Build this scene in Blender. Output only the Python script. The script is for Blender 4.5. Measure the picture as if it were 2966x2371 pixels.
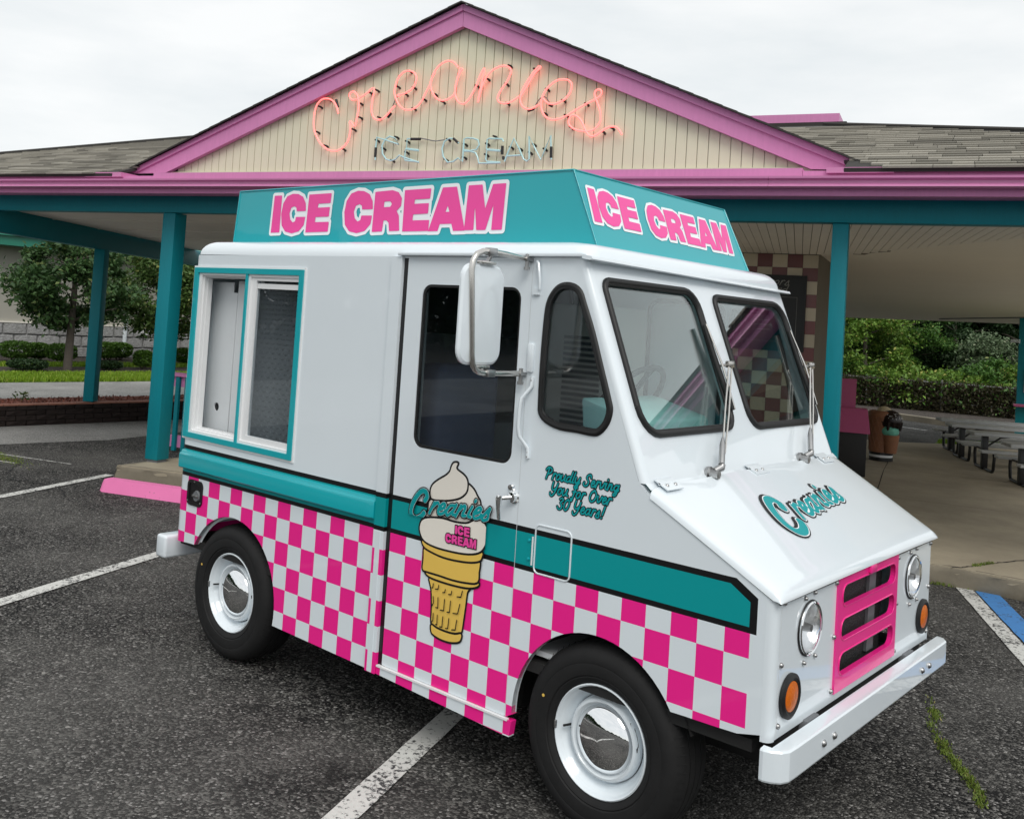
import bpy, bmesh, math, random
import numpy as np
from mathutils import Vector, Matrix, Euler
from mathutils.geometry import tessellate_polygon
random.seed(7); rng = np.random.default_rng(7)
for o in list(bpy.data.objects): bpy.data.objects.remove(o)
sc = bpy.context.scene; C = sc.collection
R = math.radians
# ------------------------------------------------------------------ camera, sky, sun, exposure
cd = bpy.data.cameras.new('camera'); cam = bpy.data.objects.new('camera', cd); C.objects.link(cam)
_y, _p, _r = -.7044, .0357, .0633
_f = Vector((math.sin(_y)*math.cos(_p), math.cos(_y)*math.cos(_p), math.sin(_p)))
_rt0 = Vector((math.cos(_y), -math.sin(_y), 0)); _up0 = _rt0.cross(_f)
_rt = math.cos(_r)*_rt0 + math.sin(_r)*_up0; _up = -math.sin(_r)*_rt0 + math.cos(_r)*_up0
cam.matrix_world = Matrix(((_rt.x, _up.x, -_f.x, 4.4665), (_rt.y, _up.y, -_f.y, -2.9003), (_rt.z, _up.z, -_f.z, 1.8251), (0, 0, 0, 1)))
cd.sensor_fit = 'HORIZONTAL'; cd.sensor_width = 36; cd.lens = 36*2785.1/2966
cd.shift_x = 0; cd.shift_y = -(1185.5-828.42)/2966
cd.clip_start = .05; cd.clip_end = 1500
sc.camera = cam
SUN_EL, SUN_AZ = 48, 128            # degrees; azimuth clockwise from +y
wd = bpy.data.worlds.new('World'); sc.world = wd; wd.use_nodes = True
nt = wd.node_tree; nt.nodes.clear()
wo = nt.nodes.new('ShaderNodeOutputWorld'); bg = nt.nodes.new('ShaderNodeBackground'); bg.inputs['Strength'].default_value = .1
sky = nt.nodes.new('ShaderNodeTexSky'); sky.sky_type = 'NISHITA'; sky.sun_disc = False
sky.sun_elevation = R(SUN_EL); sky.sun_rotation = R(SUN_AZ)
tc = nt.nodes.new('ShaderNodeTexCoord'); mp = nt.nodes.new('ShaderNodeMapping'); mp.inputs['Scale'].default_value = (1.5, 1.5, 5.5)
nz = nt.nodes.new('ShaderNodeTexNoise'); nz.inputs['Scale'].default_value = 2.1; nz.inputs['Detail'].default_value = 7; nz.inputs['Roughness'].default_value = .55
cr = nt.nodes.new('ShaderNodeValToRGB')
cr.color_ramp.elements[0].position = .36; cr.color_ramp.elements[0].color = (7.5, 7.85, 7.95, 1)
cr.color_ramp.elements[1].position = .66; cr.color_ramp.elements[1].color = (8.9, 9.0, 8.95, 1)
mx = nt.nodes.new('ShaderNodeMix'); mx.data_type = 'RGBA'; mx.inputs[0].default_value = .93
nt.links.new(tc.outputs['Generated'], mp.inputs['Vector']); nt.links.new(mp.outputs[0], nz.inputs['Vector'])
nt.links.new(nz.outputs['Fac'], cr.inputs[0]); nt.links.new(sky.outputs[0], mx.inputs[6]); nt.links.new(cr.outputs[0], mx.inputs[7])
nt.links.new(mx.outputs[2], bg.inputs['Color']); nt.links.new(bg.outputs[0], wo.inputs['Surface'])
sl = bpy.data.lights.new('sun', 'SUN'); sl.energy = 1.5; sl.angle = R(32); sl.color = (1, .96, .9)
so = bpy.data.objects.new('sun', sl); C.objects.link(so); so.location = (6, -4, 12)
so.rotation_euler = Vector((-math.cos(R(SUN_EL))*math.sin(R(SUN_AZ)), -math.cos(R(SUN_EL))*math.cos(R(SUN_AZ)), -math.sin(R(SUN_EL)))).to_track_quat('-Z', 'Y').to_euler()
sc.view_settings.view_transform = 'Standard'; sc.view_settings.look = 'None'
sc.view_settings.exposure = 0.2; sc.view_settings.gamma = 1; sc.view_settings.use_curve_mapping = False
sc.render.engine = 'CYCLES'; sc.cycles.max_bounces = 8; sc.cycles.transparent_max_bounces = 24

# ------------------------------------------------------------------ materials
class N:
    """small helper round a material's node tree"""
    def __init__(s, name):
        s.m = bpy.data.materials.new(name); s.m.use_nodes = True; s.t = s.m.node_tree
        s.b = s.t.nodes['Principled BSDF']; s.out = s.t.nodes['Material Output']
    def n(s, typ, **kw):
        x = s.t.nodes.new(typ)
        for k, v in kw.items(): setattr(x, k, v)
        return x
    def l(s, a, b): s.t.links.new(a, b)
    def setv(s, inp, v):
        if hasattr(v, 'is_linked') or hasattr(v, 'links'): s.l(v, inp)
        else: inp.default_value = v
    def math(s, op, a, b=None, c=None):
        x = s.n('ShaderNodeMath', operation=op); s.setv(x.inputs[0], a)
        if b is not None: s.setv(x.inputs[1], b)
        if c is not None: s.setv(x.inputs[2], c)
        return x.outputs[0]
    def mix(s, f, a, b):
        x = s.n('ShaderNodeMix', data_type='RGBA'); s.setv(x.inputs[0], f)
        for i, v in ((6, a), (7, b)):
            if isinstance(v, tuple): x.inputs[i].default_value = (*v[:3], 1)
            else: s.l(v, x.inputs[i])
        return x.outputs[2]
    def noise(s, scale, detail=3, rough=.5, co=None):
        x = s.n('ShaderNodeTexNoise'); x.inputs['Scale'].default_value = scale; x.inputs['Detail'].default_value = detail; x.inputs['Roughness'].default_value = rough
        s.l(co or s.obj(), x.inputs['Vector']); return x.outputs['Fac']
    def obj(s):
        if not hasattr(s, '_o'): s._o = s.n('ShaderNodeTexCoord').outputs['Object']
        return s._o
    def ramp(s, f, *st):
        x = s.n('ShaderNodeValToRGB'); e = x.color_ramp.elements
        while len(e) < len(st): e.new(.5)
        for q, (p, c) in zip(e, st): q.position = p; q.color = (*(c if isinstance(c, tuple) else (c, c, c)), 1)
        s.l(f, x.inputs[0]); return x.outputs[0]
    def bump(s, h, strength=.3, dist=.01):
        x = s.n('ShaderNodeBump'); x.inputs['Strength'].default_value = strength; x.inputs['Distance'].default_value = dist
        s.l(h, x.inputs['Height']); s.l(x.outputs[0], s.b.inputs['Normal'])
    def col(s, v):
        if isinstance(v, tuple): s.b.inputs['Base Color'].default_value = (*v[:3], 1)
        else: s.l(v, s.b.inputs['Base Color'])
    def p(s, **k):
        for a, v in k.items(): s.setv(s.b.inputs[{'rough': 'Roughness', 'metal': 'Metallic', 'coat': 'Coat Weight', 'spec': 'Specular IOR Level', 'coatr': 'Coat Roughness', 'trans': 'Transmission Weight'}[a]], v)
        return s
def sh(c, k): return tuple(min(1, x*k) for x in c)
def plain(name, c, rough=.5, var=.12, scale=6, bump=0, bscale=60, **k):
    q = N(name); q.col(q.mix(q.noise(scale, 5, .6), sh(c, 1-var), sh(c, 1+var))); q.p(rough=rough, **k)
    if bump: q.bump(q.noise(bscale, 4), bump, .004)
    return q.m
TEAL = (0.0, .20, .245); PINK = (.88, .016, .27); WHITE = (.735, .80, .845); TRIM = (.62, .235, .46)
M = {}
def paint(name, c, rough=.34, coat=1., **k):
    q = N(name); q.col(q.mix(q.noise(2.2, 4, .6), sh(c, .965), sh(c, 1.03))); q.p(rough=rough, coat=coat, coatr=.025, **k)
    q.bump(q.noise(1.7, 2), .09, .02); return q.m
M['white'] = paint('white_vehicle_paint', WHITE)
M['teal_paint'] = paint('teal_vehicle_paint', (0, .36, .41), .34, .35)
M['pink_paint'] = paint('pink_vehicle_paint', PINK, .34, .6)
def side_paint():
    q = N('checkered_side_paint'); sp = q.n('ShaderNodeSeparateXYZ'); q.l(q.obj(), sp.inputs[0]); x, z = sp.outputs[0], sp.outputs[2]
    m = q.math
    ci = m('FLOOR', m('DIVIDE', m('ADD', x, 10.0005), .1)); cj = m('FLOOR', m('DIVIDE', m('ADD', z, 10.98-.7988), .1098))
    par = m('FLOORED_MODULO', m('ADD', ci, cj), 2.)
    par0 = m('LESS_THAN', par, .5)
    chk = m('MULTIPLY', par0, m('MULTIPLY', m('LESS_THAN', z, .8785), m('LESS_THAN', x, 3.088)))
    inx = m('LESS_THAN', x, 3.110)
    dia = m('LESS_THAN', m('ADD', m('MULTIPLY', z, 1.0), m('MULTIPLY', x, .62)), 2.921)
    blk = m('MULTIPLY', m('MULTIPLY', m('GREATER_THAN', z, .878), m('LESS_THAN', z, 1.0415)), m('MULTIPLY', inx, dia))
    inx2 = m('LESS_THAN', x, 3.084); dia2 = m('LESS_THAN', m('ADD', z, m('MULTIPLY', x, .62)), 2.888)
    tl = m('MULTIPLY', m('MULTIPLY', m('GREATER_THAN', z, .8975), m('LESS_THAN', z, 1.0205)), m('MULTIPLY', inx2, dia2))
    v = q.noise(2.2, 4, .6)
    c = q.mix(chk, q.mix(v, sh(WHITE, .965), sh(WHITE, 1.03)), q.mix(v, sh(PINK, .93), sh(PINK, 1.06)))
    c = q.mix(blk, c, (.006, .006, .007)); c = q.mix(tl, c, (0, .30, .315))
    q.col(c); q.p(rough=.36, coat=q.math('MULTIPLY_ADD', q.math('MAXIMUM', chk, blk), -.55, .8), coatr=.025, spec=.3); q.bump(q.noise(1.7, 2), .09, .02); return q.m
M['side'] = side_paint()
M['black'] = plain('black_rubber', (.006, .006, .0065), .5, .2, 20)
M['decal_black'] = plain('black_vinyl', (.006, .006, .007), .35)
M['decal_white'] = plain('white_vinyl', (.84, .88, .91), .35, .03)
M['decal_teal'] = plain('teal_vinyl', (0, .31, .33), .32, .04)
M['decal_cream'] = plain('cream_vinyl', (.82, .775, .70), .35, .03)
M['decal_gold'] = plain('golden_vinyl', (.80, .53, .105), .35, .04)
M['decal_pink'] = plain('pink_vinyl', (.86, .06, .34), .3, .04)
M['decal_pinkdk'] = plain('deep_pink_vinyl', (.86, .07, .36), .3, .04)
M['vinyl_frame'] = plain('white_window_vinyl', (.80, .81, .82), .35, .03)
M['dark'] = plain('dark_underbody', (.012, .012, .012), .8, .3, 8)
M['cab_dark'] = plain('dark_cab_lining', (.14, .15, .16), .7, .3, 5)
M['cab_grey'] = plain('grey_cab_lining', (.66, .69, .71), .5, .08, 3)
M['cab_pale'] = plain('pale_cab_panel', (.72, .78, .79), .45, .06, 3)
M['dash'] = plain('pale_teal_dash', (.36, .62, .60), .5, .05, 3)
M['seat'] = plain('navy_seat_vinyl', (.10, .12, .19), .5, .2, 10, .1)
M['stainless'] = plain('stainless_steel', (.62, .60, .57), .27, .06, 30, metal=1.0)
M['chrome'] = plain('chrome', (.86, .87, .88), .035, .01, 3, metal=1.0)
M['crack'] = plain('dark_crack_filler', (.010, .010, .011), .9, .3, 20)
M['reflector'] = plain('ribbed_lamp_reflector', (.90, .91, .92), .30, .03, 30, .6, 55, metal=1.0)
M['bolt'] = plain('zinc_bolt', (.42, .42, .42), .35, .1, 30, metal=1.0)
def tyre():
    q = N('tyre_rubber'); q.col(q.mix(q.noise(14, 5, .7), (.0055, .0055, .006), (.017, .017, .0175))); q.p(rough=.72, spec=.3); q.bump(q.noise(120, 3), .15, .002); return q.m
M['tyre'] = tyre()
M['amber'] = plain('amber_lens', (.62, .135, .002), .3, .3, 60, .6, 110, coat=.25)
def glass(name, tint, refl=1.5, rough=.0):
    q = N(name); q.t.nodes.remove(q.b)
    tr = q.n('ShaderNodeBsdfTransparent'); tr.inputs[0].default_value = (*tint, 1); gl = q.n('ShaderNodeBsdfGlossy'); gl.inputs['Roughness'].default_value = rough
    gl.inputs['Color'].default_value = (.95, .97, .97, 1)
    g = q.n('ShaderNodeNewGeometry'); dt = q.n('ShaderNodeVectorMath', operation='DOT_PRODUCT'); q.l(g.outputs['Normal'], dt.inputs[0]); q.l(g.outputs['Incoming'], dt.inputs[1]); mx_ = q.n('ShaderNodeMixShader')
    sch = q.math('MULTIPLY_ADD', q.math('POWER', q.math('SUBTRACT', 1., q.math('ABSOLUTE', dt.outputs['Value'])), 5.), .957, .043)
    q.l(q.math('MINIMUM', q.math('MULTIPLY', sch, refl), .95), mx_.inputs[0]); q.l(tr.outputs[0], mx_.inputs[1]); q.l(gl.outputs[0], mx_.inputs[2]); q.l(mx_.outputs[0], q.out.inputs['Surface'])
    return q.m
M['windshield'] = glass('tinted_windshield_glass', (.90, .965, .96), 2.4)
M['glass'] = glass('clear_side_glass', (.80, .83, .85), 1.0)
M['clear_glass'] = glass('clear_far_glass', (.95, .97, .97), .7)
M['lens'] = glass('clear_lamp_lens', (.93, .94, .95), 1.8)
def neon(name, c, e, s):
    q = N(name); q.col(c); q.p(rough=.25); q.b.inputs['Emission Color'].default_value = (*e, 1); q.b.inputs['Emission Strength'].default_value = s; return q.m
M['neon_red'] = neon('lit_red_neon_tube', (.9, .3, .28), (1., .115, .10), 1.75)
M['neon_blue'] = plain('unlit_pale_blue_neon_glass', (.46, .74, .74), .2, .06, 10, coat=.4)
def wood(name, c, rough=.5):
    q = N(name); mp_ = q.n('ShaderNodeMapping'); mp_.inputs['Scale'].default_value = (9, 9, 1.1); q.l(q.obj(), mp_.inputs[0])
    v = q.noise(5, 6, .65, mp_.outputs[0]); w = q.noise(1.5, 3); k = q.noise(24, 5, .7, mp_.outputs[0])
    q.col(q.mix(q.math('MULTIPLY', q.math('GREATER_THAN', k, .68), .45), q.mix(q.math('MULTIPLY_ADD', v, .6, q.math('MULTIPLY', w, .4)), sh(c, .78), sh(c, 1.18)), sh(c, .5)))
    q.p(rough=rough, spec=.3); q.bump(v, .18, .005); return q.m
M['teal_wood'] = wood('teal_painted_timber', TEAL)
M['pink_wood'] = wood('pink_painted_timber', TRIM, .45)
M['pink_metal'] = plain('pink_gutter_metal', (.60, .22, .43), .35, .06, 4)
M['siding'] = plain('beige_vinyl_siding', (.66, .65, .485), .5, .035, 2, .05, 30)
M['soffit'] = plain('pale_soffit_board', (.80, .77, .70), .6, .10, 1.2)
M['ceiling'] = plain('plain_plaster_ceiling', (.84, .80, .71), .7, .06, 1.0, .1, 25)
def shingle():
    q = N('weathered_roof_shingle'); oi = q.n('ShaderNodeObjectInfo'); v = q.noise(6, 4); g = q.noise(260, 2)
    c = q.ramp(oi.outputs['Random'], (0., (.17, .16, .135)), (.5, (.35, .33, .28)), (1., (.56, .53, .46)))
    c = q.mix(q.math('MULTIPLY', g, .5), c, (.05, .045, .035)); q.col(q.mix(q.math('MULTIPLY', v, .35), c, (.11, .10, .085))); q.p(rough=.9); q.bump(g, .5, .003); return q.m
M['shingle'] = shingle()
M['roof_base'] = plain('dark_roof_felt', (.035, .033, .03), .9, .3, 8)
def tile(name, c):
    q = N(name); oi = q.n('ShaderNodeObjectInfo'); v = q.noise(8, 4)
    q.col(q.mix(q.math('MULTIPLY_ADD', oi.outputs['Random'], .6, q.math('MULTIPLY', v, .4)), sh(c, .8), sh(c, 1.2))); q.p(rough=.3); return q.m
M['tile_dark'] = tile('burgundy_wall_tile', (.21, .075, .075)); M['tile_tan'] = tile('tan_wall_tile', (.58, .50, .37))
M['grout'] = plain('dark_grout', (.16, .14, .11), .9)
def asphalt(name, c0, c1, spec=.5, worn=.0):
    q = N(name)
    def vor(s):
        x = q.n('ShaderNodeTexVoronoi'); x.inputs['Scale'].default_value = s; q.l(q.obj(), x.inputs['Vector']); return x
    a = vor(95); b = vor(38); s1 = q.n('ShaderNodeSeparateColor'); q.l(a.outputs['Color'], s1.inputs[0]); s2 = q.n('ShaderNodeSeparateColor'); q.l(b.outputs['Color'], s2.inputs[0])
    big = q.noise(.55, 5, .6); mid = q.noise(3.0, 5, .65)
    c = q.mix(q.ramp(s1.outputs[0], (.42, 0.), (.98, 1.)), c0, c1)
    c = q.mix(q.math('MULTIPLY', q.math('GREATER_THAN', s1.outputs[1], .93), q.math('GREATER_THAN', s1.outputs[2], .35)), c, (.30, .29, .28))
    c = q.mix(q.math('MULTIPLY', q.math('GREATER_THAN', s2.outputs[1], .985), q.math('LESS_THAN', b.outputs['Distance'], .35)), c, (.36, .35, .33))
    c = q.mix(q.math('MULTIPLY', q.ramp(mid, (.35, 0.), (.75, 1.)), .45), c, sh(c0, .8))
    c = q.mix(q.ramp(big, (.42, 0.), (.72, .42)), c, sh(c1, 1.25))
    # oil and damp stains
    st = q.noise(.9, 6, .7); c = q.mix(q.ramp(st, (.60, 0.), (.72, .65)), c, sh(c0, .5))
    q.col(c); q.p(rough=q.math('MULTIPLY_ADD', mid, .2, .70), spec=.16)
    q.bump(q.math('ADD', q.math('MULTIPLY', a.outputs['Distance'], -1.), q.math('MULTIPLY', b.outputs['Distance'], -.5)), .9, .008); return q.m
M['asphalt'] = asphalt('parking_lot_asphalt', (.0095, .0095, .010), (.165, .160, .150))
M['asphalt_pale'] = asphalt('pale_worn_asphalt', (.20, .20, .195), (.42, .415, .40))
def marking(name, c, under, thr=.565):
    q = N(name); a = q.noise(42, 6, .75); b = q.noise(5, 4, .6)
    w = q.math('MULTIPLY_ADD', a, .75, q.math('MULTIPLY', b, .35))
    q.col(q.mix(q.ramp(w, (thr, 0.), (thr+.05, 1.)), q.mix(q.noise(14, 4), sh(c, .78), c), under)); q.p(rough=.8); q.bump(a, .5, .004); return q.m
M['line_white'] = marking('worn_white_road_paint', (.68, .68, .65), (.05, .05, .052))
M['line_blue'] = marking('worn_blue_road_paint', (.07, .26, .62), (.05, .05, .052), .61)
def concrete(name, c, dark=.55):
    q = N(name); a = q.noise(1.3, 6, .65); b = q.noise(26, 4, .6); d = q.noise(.35, 3)
    k = q.mix(q.ramp(a, (.35, 0.), (.7, 1.)), sh(c, dark), c); k = q.mix(q.math('MULTIPLY', b, .4), k, sh(c, 1.2)); k = q.mix(q.ramp(d, (.4, 0.), (.65, .5)), k, sh(c, .7))
    q.col(k); q.p(rough=.85); q.bump(b, .3, .004); return q.m
M['concrete'] = concrete('stained_concrete', (.44, .38, .28))
M['kerb'] = concrete('grimy_kerb_concrete', (.27, .235, .175), .4)
def chipped(name, c, under):
    q = N(name); a = q.noise(30, 5, .7); b = q.noise(4, 4)
    q.col(q.mix(q.ramp(q.math('MULTIPLY_ADD', b, .3, q.math('MULTIPLY', a, .7)), (.60, 0.), (.64, 1.)), q.mix(b, sh(c, .88), sh(c, 1.1)), under)); q.p(rough=.75); q.bump(a, .4, .004); return q.m
M['stop_pink'] = chipped('chipped_pink_concrete_paint', (.78, .19, .43), (.40, .16, .22))
M['wallblock'] = plain('dark_brown_split_block', (.016, .0095, .008), .9, .4, 9, .8, 40)
M['wallcap'] = plain('reddish_wall_cap', (.30, .13, .09), .9, .3, 9, .5, 40)
def mulch(name, a, b):
    q = N(name); v = q.n('ShaderNodeTexVoronoi'); v.inputs['Scale'].default_value = 26; q.l(q.obj(), v.inputs['Vector']); s1 = q.n('ShaderNodeSeparateColor'); q.l(v.outputs['Color'], s1.inputs[0])
    q.col(q.mix(s1.outputs[0], a, b)); q.p(rough=.95); q.bump(v.outputs['Distance'], 1., .03); return q.m
M['mulch_red'] = mulch('red_bark_mulch', (.12, .03, .018), (.34, .12, .08)); M['mulch'] = mulch('dark_bark_mulch', (.03, .024, .02), (.085, .07, .06))
def leaf(name, a, b, c=None):
    q = N(name); g = q.n('ShaderNodeNewGeometry'); r = g.outputs['Random Per Island']; k = q.noise(.9, 3)
    col = q.mix(q.math('MULTIPLY_ADD', r, .55, q.math('MULTIPLY', k, .45)), a, b)
    if c: col = q.mix(q.math('GREATER_THAN', r, .93), col, c)
    q.col(col); q.p(rough=.5); q.b.inputs['Specular IOR Level'].default_value = .3
    tl = q.n('ShaderNodeBsdfTranslucent'); q.l(col, tl.inputs[0]); mx_ = q.n('ShaderNodeMixShader'); mx_.inputs[0].default_value = .22
    q.l(q.b.outputs[0], mx_.inputs[1]); q.l(tl.outputs[0], mx_.inputs[2]); q.l(mx_.outputs[0], q.out.inputs['Surface']); return q.m
M['leaf_dark'] = leaf('dark_tree_leaves', (.018, .052, .018), (.085, .165, .05), (.17, .22, .08))
M['leaf_mid'] = leaf('mid_green_leaves', (.035, .085, .022), (.13, .21, .05), (.25, .28, .09))
M['leaf_yew'] = leaf('clipped_yew_leaves', (.030, .075, .012), (.13, .26, .035))
M['leaf_wood'] = leaf('woodland_leaves', (.022, .070, .016), (.13, .27, .05), (.22, .26, .08))
M['leaf_bright'] = leaf('bright_sumac_leaves', (.06, .15, .022), (.24, .38, .06), (.40, .40, .11))
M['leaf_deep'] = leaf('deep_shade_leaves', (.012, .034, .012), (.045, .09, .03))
M['leaf_vine'] = leaf('brownish_vine_leaves', (.022, .022, .012), (.075, .062, .032), (.09, .11, .04))
M['leaf_grey'] = leaf('grey_green_leaves', (.06, .10, .05), (.19, .26, .14), (.30, .34, .22))
M['grass'] = leaf('lawn_grass', (.10, .20, .012), (.28, .42, .03), (.36, .42, .08))
M['weed'] = leaf('crack_weeds', (.09, .15, .02), (.22, .28, .06), (.30, .27, .10))
M['lawn'] = plain('lawn_soil_green', (.12, .22, .02), .9, .3, 8, .6, 50)
M['bark'] = plain('grey_brown_bark', (.10, .085, .07), .9, .35, 12, .8, 30)
M['store_wall'] = plain('beige_stucco', (.40, .385, .34), .85, .06, 1.5, .2, 60)
def stone():
    q = N('split_face_stone'); v = q.noise(3, 6, .7); oi = q.n('ShaderNodeObjectInfo'); q.col(q.mix(q.math('MULTIPLY_ADD', oi.outputs['Random'], .4, q.math('MULTIPLY', v, .6)), (.24, .24, .24), (.46, .46, .46))); q.p(rough=.95); q.bump(q.noise(7, 6, .7), 1., .08); return q.m
M['stone'] = stone()
M['green_metal'] = plain('green_roof_metal', (.03, .30, .20), .35, .08, 3, coat=.3)
M['green_fascia'] = plain('green_fascia_metal', (.02, .19, .13), .4, .08, 3)
M['bin_black'] = plain('black_bin_panel', (.012, .011, .011), .6, .3, 6)
M['bin_pink'] = plain('dull_pink_bin_lid', (.52, .10, .24), .5, .08, 6)
M['waffle'] = plain('brown_waffle_fibreglass', (.30, .13, .065), .6, .2, 12)
M['choc'] = plain('dark_chocolate_glaze', (.018, .010, .009), .35, .3, 10)
M['vanilla'] = plain('vanilla_scoop', (.62, .52, .34), .6, .12, 20, .3, 40)
M['mint'] = plain('mint_scoop', (.16, .50, .38), .6, .12, 20, .3, 40)
M['table_grey'] = plain('grey_table_plank', (.48, .49, .49), .5, .15, 8)
M['frame_black'] = plain('black_powder_coated_steel', (.012, .012, .012), .45, .2, 8)
M['galv'] = plain('galvanised_steel', (.42, .43, .43), .45, .12, 14, metal=.7)
M['board'] = plain('black_menu_board', (.014, .014, .015), .45, .2, 6)
M['chalk'] = plain('grey_chalk', (.30, .30, .28), .9, .2, 40)
M['car_white'] = paint('white_car_paint', (.75, .76, .77)); M['car_glass'] = plain('dark_car_glass', (.015, .017, .02), .08)
M['car_red'] = plain('red_lamp', (.4, .01, .01), .2)
M['diamond'] = plain('dark_diamond_plate', (.26, .28, .29), .42, .12, 6, metal=.1)
M['clip'] = plain('black_neon_clip', (.012, .012, .013), .4)

# ------------------------------------------------------------------ mesh helpers
INV = {}
def empty(name, loc, label, cat, group=None):
    o = bpy.data.objects.new(name, None); C.objects.link(o); o.location = loc; o.empty_display_size = .2
    o['label'] = label; o['category'] = cat
    if group: o['group'] = group
    INV[o.name] = Matrix.Translation(Vector(loc)).inverted(); return o
def tag(o, label, cat, group=None):
    o['label'] = label; o['category'] = cat
    if group: o['group'] = group
    return o
def link(name, me, parent=None):
    o = bpy.data.objects.new(name, me); C.objects.link(o)
    if parent is not None: o.parent = parent; o.matrix_parent_inverse = INV.get(parent.name, Matrix.Identity(4)) if parent.type == 'EMPTY' else Matrix.Identity(4)
    return o
def mesh(name, V, F, mat, smooth=None):
    me = bpy.data.meshes.new(name); me.from_pydata([tuple(v) for v in V], [], F); me.update()
    bm = bmesh.new(); bm.from_mesh(me); bmesh.ops.recalc_face_normals(bm, faces=bm.faces); bm.to_mesh(me); bm.free()
    for m in (mat if isinstance(mat, (list, tuple)) else [mat]): me.materials.append(m)
    if smooth is not None:
        me.shade_smooth(); me.set_sharp_from_angle(angle=R(smooth))
    return me
def ob(name, V, F, mat, parent=None, smooth=None): return link(name, mesh(name, V, F, mat, smooth), parent)
class B:
    """collects shapes that become ONE mesh"""
    def __init__(s): s.V = []; s.F = []
    def add(s, V, F):
        k = len(s.V); s.V += [tuple(v) for v in V]; s.F += [tuple(i+k for i in f) for f in F]; return s
    def box(s, lo, hi, f=lambda v: v):
        x0, y0, z0 = lo; x1, y1, z1 = hi
        return s.add([f(v) for v in ((x0, y0, z0), (x1, y0, z0), (x1, y1, z0), (x0, y1, z0), (x0, y0, z1), (x1, y0, z1), (x1, y1, z1), (x0, y1, z1))],
                     [(0, 3, 2, 1), (4, 5, 6, 7), (0, 1, 5, 4), (1, 2, 6, 5), (2, 3, 7, 6), (3, 0, 4, 7)])
    def tube(s, pts, r, n=8, caps=True):
        P = [Vector(p) for p in pts]; rr = r if isinstance(r, (list, tuple)) else [r]*len(P); k = len(s.V); prev = None
        for i, p in enumerate(P):
            d = (P[min(i+1, len(P)-1)]-P[max(i-1, 0)]);  d = d.normalized() if d.length > 1e-9 else Vector((0, 0, 1))
            if prev is None: a = d.orthogonal().normalized()
            else: a = (prev - d*prev.dot(d)); a = a.normalized() if a.length > 1e-6 else d.orthogonal().normalized()
            prev = a; b = d.cross(a)
            for j in range(n): t = 2*math.pi*j/n; s.V.append(tuple(p+rr[i]*(math.cos(t)*a+math.sin(t)*b)))
        for i in range(len(P)-1):
            for j in range(n): s.F.append((k+i*n+j, k+i*n+(j+1) % n, k+(i+1)*n+(j+1) % n, k+(i+1)*n+j))
        if caps: s.F.append(tuple(k+j for j in range(n))); s.F.append(tuple(k+(len(P)-1)*n+j for j in reversed(range(n))))
        return s
    def lathe(s, prof, o, ax='y', n=32, close=False):
        o = Vector(o); k = len(s.V)
        for r_, h in prof:
            for j in range(n):
                t = 2*math.pi*j/n; c, q = r_*math.cos(t), r_*math.sin(t)
                s.V.append(tuple(o+Vector({'y': (c, h, q), 'x': (h, c, q), 'z': (c, q, h)}[ax])))
        m = len(prof)
        for i in range(m-1):
            for j in range(n): s.F.append((k+i*n+j, k+i*n+(j+1) % n, k+(i+1)*n+(j+1) % n, k+(i+1)*n+j))
        if close:
            for i in (0, m-1):
                if prof[i][0] > 1e-6: s.F.append(tuple(k+i*n+j for j in range(n)))
        return s
    def plate(s, outer, holes, f, t):
        """flat plate with holes; f maps (u,v,d) to space, thickness t"""
        loops = [outer]+list(holes); tri = tessellate_polygon([[Vector((u, v, 0)) for u, v in L] for L in loops])
        flat = [p for L in loops for p in L]; n = len(flat); k = len(s.V)
        s.V += [tuple(f(u, v, 0)) for u, v in flat]+[tuple(f(u, v, t)) for u, v in flat]
        for a, b, c in tri: s.F.append((k+a, k+b, k+c)); s.F.append((k+n+c, k+n+b, k+n+a))
        i0 = 0
        for L in loops:
            m = len(L)
            for j in range(m): a, b = i0+j, i0+(j+1) % m; s.F.append((k+a, k+b, k+n+b, k+n+a))
            i0 += m
        return s
    def grid(s, rows):
        k = len(s.V); n = len(rows[0]); 
        for r_ in rows: s.V += [tuple(v) for v in r_]
        for i in range(len(rows)-1):
            for j in range(n-1): s.F.append((k+i*n+j, k+i*n+j+1, k+(i+1)*n+j+1, k+(i+1)*n+j))
        return s
    def out(s, name, mat, parent=None, smooth=None): return ob(name, s.V, s.F, mat, parent, smooth)
def bbox(name, lo, hi, mat, parent=None, bev=.0, seg=2, f=None):
    bm = bmesh.new(); bmesh.ops.create_cube(bm, size=1)
    for v in bm.verts: v.co = Vector(((lo[i]+hi[i])/2+v.co[i]*(hi[i]-lo[i]) for i in range(3)))
    if bev: bmesh.ops.bevel(bm, geom=bm.edges[:], offset=bev, segments=seg, affect='EDGES', profile=.5)
    if f:
        for v in bm.verts: v.co = f(v.co)
    me = bpy.data.meshes.new(name); bm.to_mesh(me); bm.free(); me.materials.append(mat)
    if bev: me.shade_smooth(); me.set_sharp_from_angle(angle=R(40))
    return link(name, me, parent)
def rrect(x0, y0, x1, y1, r, n=5):
    rs = r if isinstance(r, (list, tuple)) else [r]*4      # bl, br, tr, tl
    o = []
    for (cx, cy, a0), q in zip(((x0, y0, 180), (x1, y0, 270), (x1, y1, 0), (x0, y1, 90)), rs):
        cx += q if a0 in (180, 90) else -q; cy += q if a0 in (180, 270) else -q
        for i in range(n+1): t = R(a0+90*i/n); o.append((cx+q*math.cos(t), cy+q*math.sin(t)))
    return o
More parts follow.
